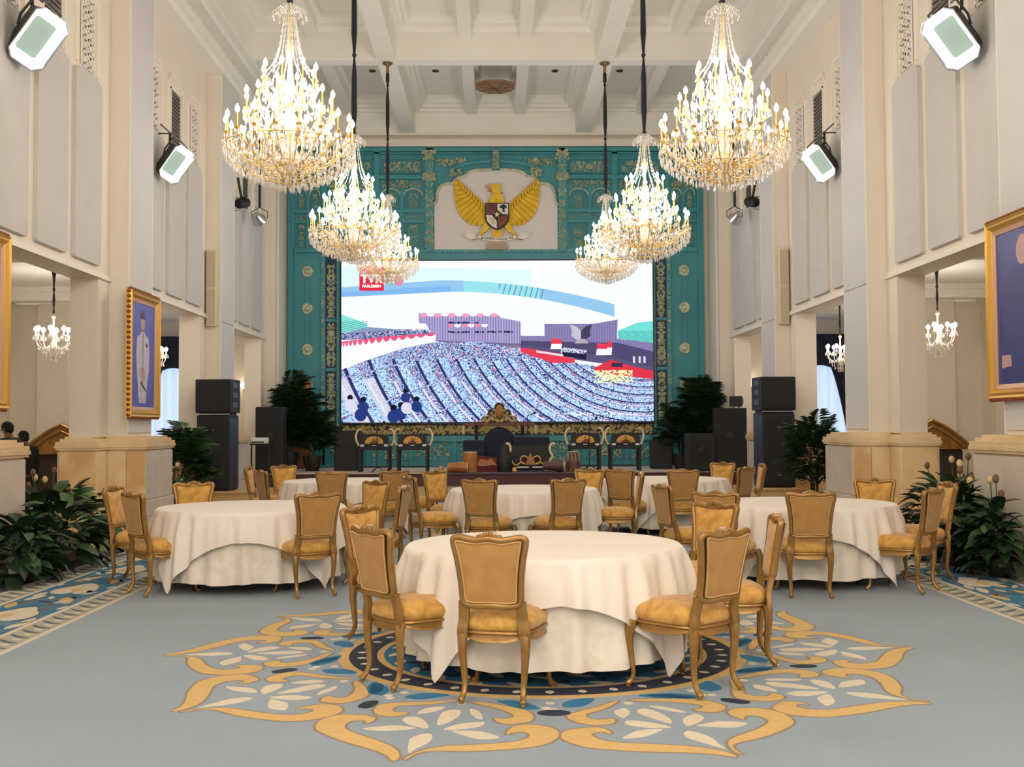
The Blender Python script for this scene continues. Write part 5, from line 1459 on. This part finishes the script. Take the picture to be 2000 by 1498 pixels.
def covered(x, y, w, d, h, lab):
    o = MB().bbox(-w / 2, w / 2, -d / 2, d / 2, 0, h, .03).build('covered_instrument', mat('cover_navy', srgb(30, 34, 52), .85), loc=(x, y, SZ + .015)); tag(o, lab, 'instrument')
    MB().box(-w / 2 - .01, w / 2 + .01, -d / 2 - .01, d / 2 + .01, h * .62, h * .62 + .02).build('cover_seam', M_bluecab, o)
covered(PX(1038, 25.9), 25.9, .82, .4, .78, 'dark cloth-covered instrument behind the gilt scroll gamelan')
covered(PX(925, 26.0), 26.0, .5, .45, .7, 'dark cloth-covered instrument behind the amber drums')
def boxcase(px, y, w, h, lab, name='instrument_case'):
    o = MB().bbox(-w / 2, w / 2, -.2, .2, 0, h, .02).build(name, M_dark, loc=(PX(px, y), y, SZ)); tag(o, lab, 'case')
    MB().box(-w / 2 - .005, w / 2 + .005, -.205, .205, h * .7, h * .7 + .012).build('lid_seam', M_steel, o)
boxcase(680, 26.4, .6, .95, 'black upright case at the left end under the screen')
boxcase(1290, 26.4, .5, .7, 'black case at the right end under the screen')
# gilt scroll gamelan in front
gy = 24.7
g = empty('gilt_scroll_gamelan', (PX(1035, gy), gy, SZ + .02), 0, 'gilt scroll-carved gamelan with a dark panel at stage centre', 'instrument')
MB().bbox(-.46, .46, .1, .16, .05, .58, .01).build('back_panel', M_dark, g)
MB().bbox(-.36, .36, -.12, .1, .06, .15, .01).build('base', M_dark, g)
for a in (-1, 1):
    MB().tube([tuple(p) for p in catmull([(a * .47, .1, .12), (a * .45, .1, .25), (a * .50, .1, .33), (a * .46, .1, .42), (a * .44, .1, .52), (a * .49, .1, .62), (a * .56, .1, .60)], 4, False)], .03, 6).build('scroll_post', M_ivory, g, smooth=True)
    MB().tube([(a * .14 + .085 * math.cos(t) * a, -.14, .26 + .085 * math.sin(t)) for t in [-1.4 + i * .45 for i in range(12)]], .02, 6).build('scroll', M_gold2, g, smooth=True)
    MB().tube([tuple(p) for p in catmull([(a * .12, -.14, .17), (a * .22, -.14, .2), (a * .3, -.14, .15), (a * .38, -.14, .17), (a * .42, -.14, .25)], 3, False)], .02, 6).build('scroll', M_gold2, g, smooth=True)
    MB().bbox(a * .36 - .05, a * .36 + .05, -.16, -.04, 0, .1, .012).build('foot', M_gold2, g)
MB().prism([(-.12, .15), (.12, .15), (.05, .32), (0, .42), (-.05, .32)], 'xz', -.17, -.13).build('centre_leaf', M_wood, g)
MB().box(-.3, -.04, -.13, -.12, .085, .115).box(.04, .3, -.13, -.12, .085, .115).build('ivory_inlay', M_white, g)
# drums
def drum(name, loc, L, r0, r1, m, lab, horiz, rz=0, laces=0, head=None):
    d = empty(name, loc, rz, lab, 'drum')
    prof = [(r0, 0), (r0 * 1.03, .02), (r0 * 1.08, L * .35), (r1 * 1.08, L * .75), (r1, L - .02), (r1, L)]
    rot = (0, PI / 2, 0) if horiz else (0, 0, 0)
    off = (-L / 2, 0, max(r0, r1) * 1.08) if horiz else (0, 0, 0)
    b = MB().lathe(prof, 16).build('shell', m, d, loc=off, rot=rot, smooth=True)
    MB().lathe([(r1 * 1.02, L - .012), (r1 * 1.02, L + .006)], 16).build('drumhead', head or M_ivory, d, loc=off, rot=rot)
    for k in range(laces):
        a = 2 * PI * k / laces
        MB().tube([(r0 * 1.06 * math.cos(a), r0 * 1.06 * math.sin(a), .02), (r1 * 1.12 * math.cos(a + .2), r1 * 1.12 * math.sin(a + .2), L * .7), (r1 * 1.04 * math.cos(a), r1 * 1.04 * math.sin(a), L - .02)], .008, 4).build('lace', M_ivory, d, loc=off, rot=rot)
    return d
drum('barrel_drum', (PX(893, 24.35), 24.35, SZ), .44, .10, .12, M_wood, 'amber wooden barrel drum lying on its side at the stage edge', True)
drum('upright_drum', (PX(918, 24.6), 24.6, SZ), .46, .15, .155, M_wood, 'amber wooden drum standing upright beside the barrel drum', False)
drum('kendang_drum', (PX(1080, 24.4), 24.4, SZ + .015), .46, .09, .13, mat('brown_shell', srgb(96, 66, 56), .5), 'brown tapered drum lying right of the gilt scroll gamelan', True)
drum('small_drum', (PX(1100, 24.85), 24.85, SZ), .2, .10, .10, M_ivory, 'small cream drum next to the laced drum', False)
drum('laced_drum', (PX(1119, 24.6), 24.6, SZ), .46, .15, .12, mat('brown_shell', srgb(96, 66, 56), .5), 'tall brown drum with white laces right of centre stage', False, 0, 9)
# red lacquered instrument with amber carving
r = MB().rings([[(-.28, -.15, 0), (.28, -.15, 0), (.28, .15, 0), (-.28, .15, 0)], [(-.30, -.18, .36), (.22, -.18, .30), (.22, .18, .30), (-.30, .18, .36)]], caps=True).build('lacquer_gamelan', M_redwood, loc=(PX(955, 24.8), 24.8, SZ + .016))
tag(r, 'red lacquered gamelan with amber carved front left of centre', 'instrument')
MB().prism([(-.28, .14), (-.2, .30), (-.05, .26), (.05, .3), (.2, .12), (.1, .16), (-.1, .13)], 'xz', -.20, -.165).build('carved_front', M_wood, r)
MB().tube([tuple(p) for p in catmull([(.30, -.1, .1), (.31, -.1, .3), (.36, -.1, .45), (.41, -.1, .5)], 3, False)], .025, 6).build('carved_post', M_ivory, r, smooth=True)
b = MB().rings([[(.17 * math.cos(t) * f, .14 * math.sin(t) * f, z) for t in [k * PI / 6 for k in range(12)]] for f, z in ((.9, 0), (1.05, .15), (1, .3), (.7, .45), (.35, .58), (.1, .62))], caps=True).build('dark_bag', M_dark, loc=(PX(985, 24.6), 24.6, SZ + .016), smooth=True)
tag(b, 'black cloth bag standing left of the gilt scroll gamelan', 'bag')
MB().tube([(-.03, 0, .6), (0, 0, .68), (.03, 0, .6)], .01, 5).build('handle', M_dark, b)
for (px, y, h, lab) in ((1030, 25.2, 1.25, 'microphone stand right of the gong crest'), (735, 24.9, 1.05, 'microphone stand above the outermost left gamelan stand'), (1150, 25.1, 1.12, 'microphone stand behind the right gamelan stand')):
    m = empty('microphone_stand', (PX(px, y) + (.0 if px != 735 else .05), y if px != 735 else 24.6, SZ + .016), 0, lab, 'microphone stand', 'microphone stands on the stage')
    for k in range(3): MB().tube([(0, 0, .12), (.22 * math.cos(k * 2.1), .22 * math.sin(k * 2.1), .012)], .01, 5).build('leg', M_dark, m)
    MB().tube([(0, 0, .1), (0, 0, h)], .011, 6).build('pole', M_dark, m)
    MB().tube([(0, 0, h), (.14, -.05, h + .06)], .010, 6).ell((.16, -.055, h + .07), (.03, .03, .035), 8, 6).build('microphone', M_dark, m)

# carved wood panels behind the palms
for s, side in ((-1, 'left'), (1, 'right')):
    w = MB().bbox(-.3, .3, -.03, .03, 0, 2.2, .01).build('carved_wood_panel', mat('brown_wood_panel', srgb(150, 100, 58), .5, noise=(6, .2, srgb(120, 76, 40), 4)), loc=(sx(s, 4.98), 27.6, SZ)); tag(w, 'brown carved wooden panel top showing above the %s stage palm' % side, 'panel')
    for k in range(5): MB().box(-.26 + k * .11, -.2 + k * .11, -.045, -.03, 1.3, 2.12).build('slat', M_wood, w)
# gilt-crested cabinets in the side aisles
for (x, y, lab, hf) in ((-8.05, 20.6, 'gilt-crested dark cabinet in the left aisle', 1), (8.18, 20.6, 'gilt-crested dark cabinet in the right aisle', 1), (7.55, 14.6, 'brown carved crest of the cabinet at the right edge', 1)):
    c = MB().bbox(-.6, .6, 0, .4, 0, 1.05, .02).build('crested_cabinet', mat('ebony', srgb(40, 30, 28), .4), loc=(x, y, 0)); tag(c, lab, 'cabinet')
    arc = [(-.78, 1.05), (-.7, 1.15), (-.5, 1.32), (-.25, 1.50), (0, 1.62), (.25, 1.50), (.5, 1.32), (.7, 1.15), (.78, 1.05)]
    MB().prism(arc, 'xz', -.05, .05).build('crest', mat('crest_gilt', srgb(176, 128, 60), .4, metal=.35, noise=(10, .2, srgb(130, 86, 36), 4)), c)
    MB().tube([(x_, -.07, z_ - .02) for x_, z_ in arc], .03, 6).tube([(x_ * .8, -.07, 1.05 + (z_ - 1.05) * .75) for x_, z_ in arc], .018, 6).build('crest_beading', M_gold, c)
    for q in (-1, 1): MB().box(q * .3 - .26, q * .3 + .26, -.02, 0, .1, .95).build('door', mat('ebony_door', srgb(52, 40, 36), .4), c)

# ================================================================ plants
def frond_mesh(L, droop, nl, w, seed):
    rnd = random.Random(seed); m = MB()
    P = []
    for i in range(9):
        t = i / 8; P.append((L * (t * .85 - .12 * t * t), 0, L * (t * .62 - droop * t * t)))
    m.tube(P, [.012 * (1 - .8 * i / 8) for i in range(9)], 4)
    for i in range(nl):
        t = .18 + .8 * i / nl; k = min(int(t * 8), 7); f = t * 8 - k
        b = Vector(P[k]).lerp(Vector(P[k + 1]), f)
        ln = w * math.sin(PI * min(1, t * .9 + .08)) ** .6 * rnd.uniform(.85, 1.1)
        for s in (-1, 1):
            tip = b + Vector((ln * .55, s * ln * .8, -ln * rnd.uniform(.25, .5)))
            mid = b.lerp(tip, .5) + Vector((0, 0, .05 * ln)); n = Vector((.8, -s * .5, 0)) * .030
            m.add([b, mid + n, tip, mid - n], [(0, 1, 2, 3)])
    return m
def leaf_mesh(L, W, curl, seed):
    m = MB(); rs = []
    for i in range(6):
        t = i / 5; w = W * math.sin(PI * (.08 + .9 * t)) ** .8 if i < 5 else .003
        x = L * t; z = L * (.25 * t - curl * t * t)
        rs.append([(x, -w / 2, z + w * .18), (x, 0, z), (x, w / 2, z + w * .18)])
    m.rings(rs, closed=False)
    m.tube([(-.25 * L, 0, -.3 * L), (0, 0, 0)], .006, 4)
    return m
def palm(loc, h, spread, n, lab, seed, potr=.2, poth=.35, mats=(0, 1), xlim=None):
    rnd = random.Random(seed)
    p = empty('potted_palm', loc, 0, lab, 'plant')
    MB().lathe([(potr * .7, 0), (potr, poth * .6), (potr * 1.05, poth), (potr * .95, poth), (potr * .9, poth - .04), (.02, poth - .04)], 14).build('pot', M_pot, p, smooth=True)
    for k in range(5):
        a = k * 1.3; MB().tube([(.05 * math.cos(a), .05 * math.sin(a), poth - .05), (.08 * math.cos(a), .08 * math.sin(a), h * .55)], .014, 5).build('stem', M_leaf[0], p)
    vs = []
    for v in range(3):
        for mi in mats:
            o = frond_mesh(1.0, .42 + .12 * v, 16, .34, seed + v).build('frond', M_leaf[mi], None); vs.append(o.data); bpy.data.objects.remove(o)
    for i in range(n):
        o = bpy.data.objects.new('frond', vs[i % len(vs)]); COL.objects.link(o); o.parent = p
        zz = poth + (h - poth) * (.1 + .75 * (i / n)) * rnd.uniform(.8, 1)
        a = rnd.uniform(0, 2 * PI); el = R(-10 - 45 * (i / n) * rnd.uniform(.5, 1.2))
        sc = spread * rnd.uniform(.75, 1.1) * (1 if i < n * .8 else .8)
        if xlim is not None and math.cos(a) * xlim > 0: sc *= 1 - .4 * abs(math.cos(a))
        o.location = (.05 * math.cos(a), .05 * math.sin(a), zz); o.rotation_euler = (0, el, a); o.scale = (sc, sc, sc)
    return p
palm((-4.92, 26.3, SZ), 2.1, 1.2, 96, 'dense dark potted palm at the left of the stage beside the teal wall', 1, .25, .45, (0, 0), -1)
palm((-4.35, 26.2, SZ), 1.3, .95, 60, 'lower dark potted plant in front of the left stage palm', 2, .22, .35, (0, 0))
palm((5.0, 26.3, SZ), 2.05, 1.2, 96, 'dense dark potted palm at the right of the stage beside the teal wall', 3, .25, .45, (0, 0), 1)
palm((4.42, 26.2, SZ), 1.3, .95, 60, 'lower dark potted plant in front of the right stage palm', 4, .22, .35, (0, 0))
palm((-5.33, 19.0, 0), 1.5, .82, 60, 'potted palm left of the left loudspeaker stack', 5, .22, .35, (0, 1))
palm((5.50, 19.0, 0), 1.66, .82, 64, 'potted palm right of the right loudspeaker stack', 6, .22, .35, (0, 0))
def bush(name, loc, rx, ry, h, n, lab, seed, L=.26, W=.13, xl=None, mats=(0, 1, 1, 0), top=None):
    rnd = random.Random(seed)
    p = empty(name, loc, 0, lab, 'plant')
    MB().lathe([(min(rx, ry) * .5, 0), (min(rx, ry) * .62, .12), (min(rx, ry) * .55, .2)], 12).build('planter', M_pot, p)
    vs = []
    for v in range(4):
        o = leaf_mesh(1, W / L, .3 + .15 * v, v).build('leaf', M_leaf[mats[v]], None, smooth=True); vs.append(o.data); bpy.data.objects.remove(o)
    for i in range(n):
        a = rnd.uniform(0, 2 * PI); u = rnd.uniform(0.02, 1)
        q = math.sqrt(1 - u * u * .9)
        x = rx * q * math.cos(a) * .85; y = ry * q * math.sin(a) * .85; z = .08 + h * u * .8
        o = bpy.data.objects.new('leaf', vs[i % 4]); COL.objects.link(o); o.parent = p
        s = L * rnd.uniform(.7, 1.25)
        if xl is not None:
            lim = xl - loc[0]
            if (x - lim) * (1 if lim > 0 else -1) > -s: x = lim - (1 if lim > 0 else -1) * s * 1.05
        o.location = (x, y, z); o.rotation_euler = (rnd.uniform(-.4, .4), R(25) - R(75) * u * rnd.uniform(.5, 1.1), a); o.scale = (s, s, s)
    if top:
        for i in range(top):
            a = rnd.uniform(0, 2 * PI); r = rnd.uniform(0, .6); hh = h * rnd.uniform(.95, 1.3)
            x, y = rx * r * math.cos(a), ry * r * math.sin(a)
            st = MB().tube([(x * .6, y * .6, h * .4), (x, y, hh)], .006, 4).build('flower_stem', M_leaf[1], p)
            MB().ell((x, y, hh), (.035, .035, .045), 7, 5).build('flower', mat('flower_cream', srgb(216, 190, 140), .7) if i % 2 else mat('flower_brown', srgb(120, 86, 60), .7), st, smooth=True)
    return p
bush('broadleaf_bush', (-5.35, 13.15, 0), .85, .75, .80, 190, 'broad-leaved bush with pale flowers at the left edge of the carpet', 21, .30, .16, None, (0, 1, 1, 2), 7)
bush('broadleaf_bush', (-4.72, 11.95, 0), .34, .80, .72, 170, 'low dark bush in front of the flowering bush at left', 22, .26, .12, -5.03, (0, 0, 1, 0))
bush('fern_bush', (5.55, 13.15, 0), .72, .75, .90, 170, 'leafy bush with brown seed heads at the right edge of the carpet', 23, .26, .11, None, (0, 0, 1, 0), 7)
bush('fern_bush', (4.96, 11.75, 0), .22, .85, .88, 230, 'dark bush in front of the right foreground pedestal', 24, .26, .10, 5.17, (0, 0, 1, 0), 5)
bush('broadleaf_bush', (-4.74, 11.0, 0), .30, .5, .62, 110, 'nearest low dark bush cut off by the left edge of the picture', 26, .26, .13, -5.03, (0, 0, 1, 0))
bush('fern_bush', (4.99, 10.9, 0), .2, .5, .78, 130, 'nearest dark bush cut off by the right edge of the picture', 27, .26, .11, 5.17, (0, 0, 1, 0), 3)
bush('flowering_shrub', (-5.10, 17.75, 0), .30, .28, .78, 90, 'small pink-tinged shrub at the foot of the left pillar beside the palm', 25, .15, .05, None, (0, 1, 2, 1), 8)

# ================================================================ people in the left aisle
def skin_mesh(name, verts, edges, radii, m, parent, sub=2, root=0):
    me = bpy.data.meshes.new(name); me.from_pydata(verts, edges, []); me.materials.append(m)
    o = bpy.data.objects.new(name, me); COL.objects.link(o); o.parent = parent
    sk = o.modifiers.new('skin', 'SKIN')
    for i, r in enumerate(radii):
        v = me.skin_vertices[0].data[i]; v.radius = (r, r) if not isinstance(r, tuple) else r
    me.skin_vertices[0].data[root].use_root = True
    sk.use_smooth_shade = True
    sb = o.modifiers.new('sub', 'SUBSURF'); sb.levels = sub; sb.render_levels = sub
    return o
def person(loc, rz, hgt, lab, look=0.3, lean=.05):
    k = hgt / 1.72
    p = empty('person', loc, rz, lab, 'person', 'people standing in the left aisle')
    p.scale = (k, k, k)
    V = [(0, 0, .95), (0, 0, 1.10), (0, .01, 1.28), (0, lean * .3, 1.42), (0, lean * .6, 1.50), (0, lean, 1.60), (0, lean + .02, 1.68)]
    Rr = [(.15, .11), (.13, .10), (.155, .11), (.12, .08), .055, (.075, .09), (.055, .07)]
    Ed = [(0, 1), (1, 2), (2, 3), (3, 4), (4, 5), (5, 6)]
    def add(pr, pts, rs):
        last = pr
        for q, r in zip(pts, rs):
            V.append(q); Rr.append(r); Ed.append((last, len(V) - 1)); last = len(V) - 1
        return last
    hands = []
    for s in (-1, 1):
        hands.append(add(3, [(s * .17, 0, 1.41), (s * .22, -.01, 1.14), (s * .22, .05, .90), (s * .22, .07, .83)], [.055, .045, .033, .03]))
        add(0, [(s * .09, 0, .88), (s * .10, .02, .50), (s * .10, 0, .09), (s * .11, .12, .035)], [.085, .06, .042, .035])
    for s, hnd in zip((-1, 1), hands):
        bx = V[hnd]
        for j, (dx, ln) in enumerate(((-.018, .075), (-.006, .085), (.006, .08), (.018, .065))):
            add(hnd, [(bx[0] + dx * .3, bx[1] + dx, bx[2] - .05), (bx[0] + dx * .3, bx[1] + dx + .01, bx[2] - .05 - ln)], [.011, .008])
        add(hnd, [(bx[0] - s * .01, bx[1] + .035, bx[2] - .02), (bx[0] - s * .015, bx[1] + .045, bx[2] - .06)], [.011, .009])
    skin_mesh('body', V, Ed, Rr, M_skin, p, 2)
    shV = [(0, 0, .90), (0, 0, 1.10), (0, .01, 1.28), (0, lean * .3, 1.42), (0, lean * .5, 1.47)]; shR = [(.175, .135), (.155, .125), (.18, .135), (.15, .10), .07]; shE = [(0, 1), (1, 2), (2, 3), (3, 4)]
    for s in (-1, 1):
        b0 = len(shV)
        shV += [(s * .18, 0, 1.41), (s * .225, -.01, 1.14), (s * .222, .045, .93)]; shR += [.075, .062, .05]; shE += [(3, b0), (b0, b0 + 1), (b0 + 1, b0 + 2)]
    skin_mesh('shirt', shV, shE, shR, M_uni, p, 2)
    tv = [(0, 0, .93)]; tr = [(.17, .13)]; te = []
    for s in (-1, 1):
        b0 = len(tv); tv += [(s * .09, 0, .86), (s * .10, .02, .50), (s * .10, 0, .10)]; tr += [.105, .082, .068]; te += [(0, b0), (b0, b0 + 1), (b0 + 1, b0 + 2)]
    skin_mesh('trousers', tv, te, tr, mat('dark_trousers', srgb(36, 38, 34), .85), p, 2)
    for s in (-1, 1): MB().ell((s * .11, .07, .04), (.05, .13, .04), 8, 6).build('shoe', M_dark, p, smooth=True)
    h = MB().ell((0, lean + .0, 1.655), (.088, .105, .095), 12, 8)
    h.ell((0, lean - .04, 1.61), (.08, .06, .08), 10, 6); h.build('hair', M_hair, p, smooth=True)
    f = MB().ell((0, lean + .115, 1.60), (.014, .018, .02), 6, 5)
    for s in (-1, 1): f.ell((s * .083, lean + .005, 1.60), (.012, .022, .032), 6, 5)
    f.build('nose_and_ears', M_skin, p, smooth=True)
    e = MB()
    for s in (-1, 1): e.ell((s * .032, lean + .100, 1.625), (.012, .008, .007), 6, 4)
    e.ell((0, lean + .098, 1.565), (.025, .008, .006), 6, 4); e.build('eyes_and_mouth', M_hair, p)
    return p
person((-7.62, 17.4, 0), R(75), 1.62, 'dark-haired person at the far left edge, seen over the pedestal, facing left', lean=.05)
person((-7.22, 17.05, 0), R(60), 1.48, 'person in dark green clothes standing second from the left edge', lean=.07)

# turn the lettering into meshes
dg = bpy.context.evaluated_depsgraph_get()
for o in [o for o in bpy.data.objects if o.type == 'FONT']:
    me = bpy.data.meshes.new_from_object(o.evaluated_get(dg)); me.materials.clear(); me.materials.append(o.data.materials[0])
    n = bpy.data.objects.new('lettering', me); COL.objects.link(n); n.parent = o.parent; n.location = o.location; n.rotation_euler = o.rotation_euler; n.scale = o.scale
    bpy.data.objects.remove(o)
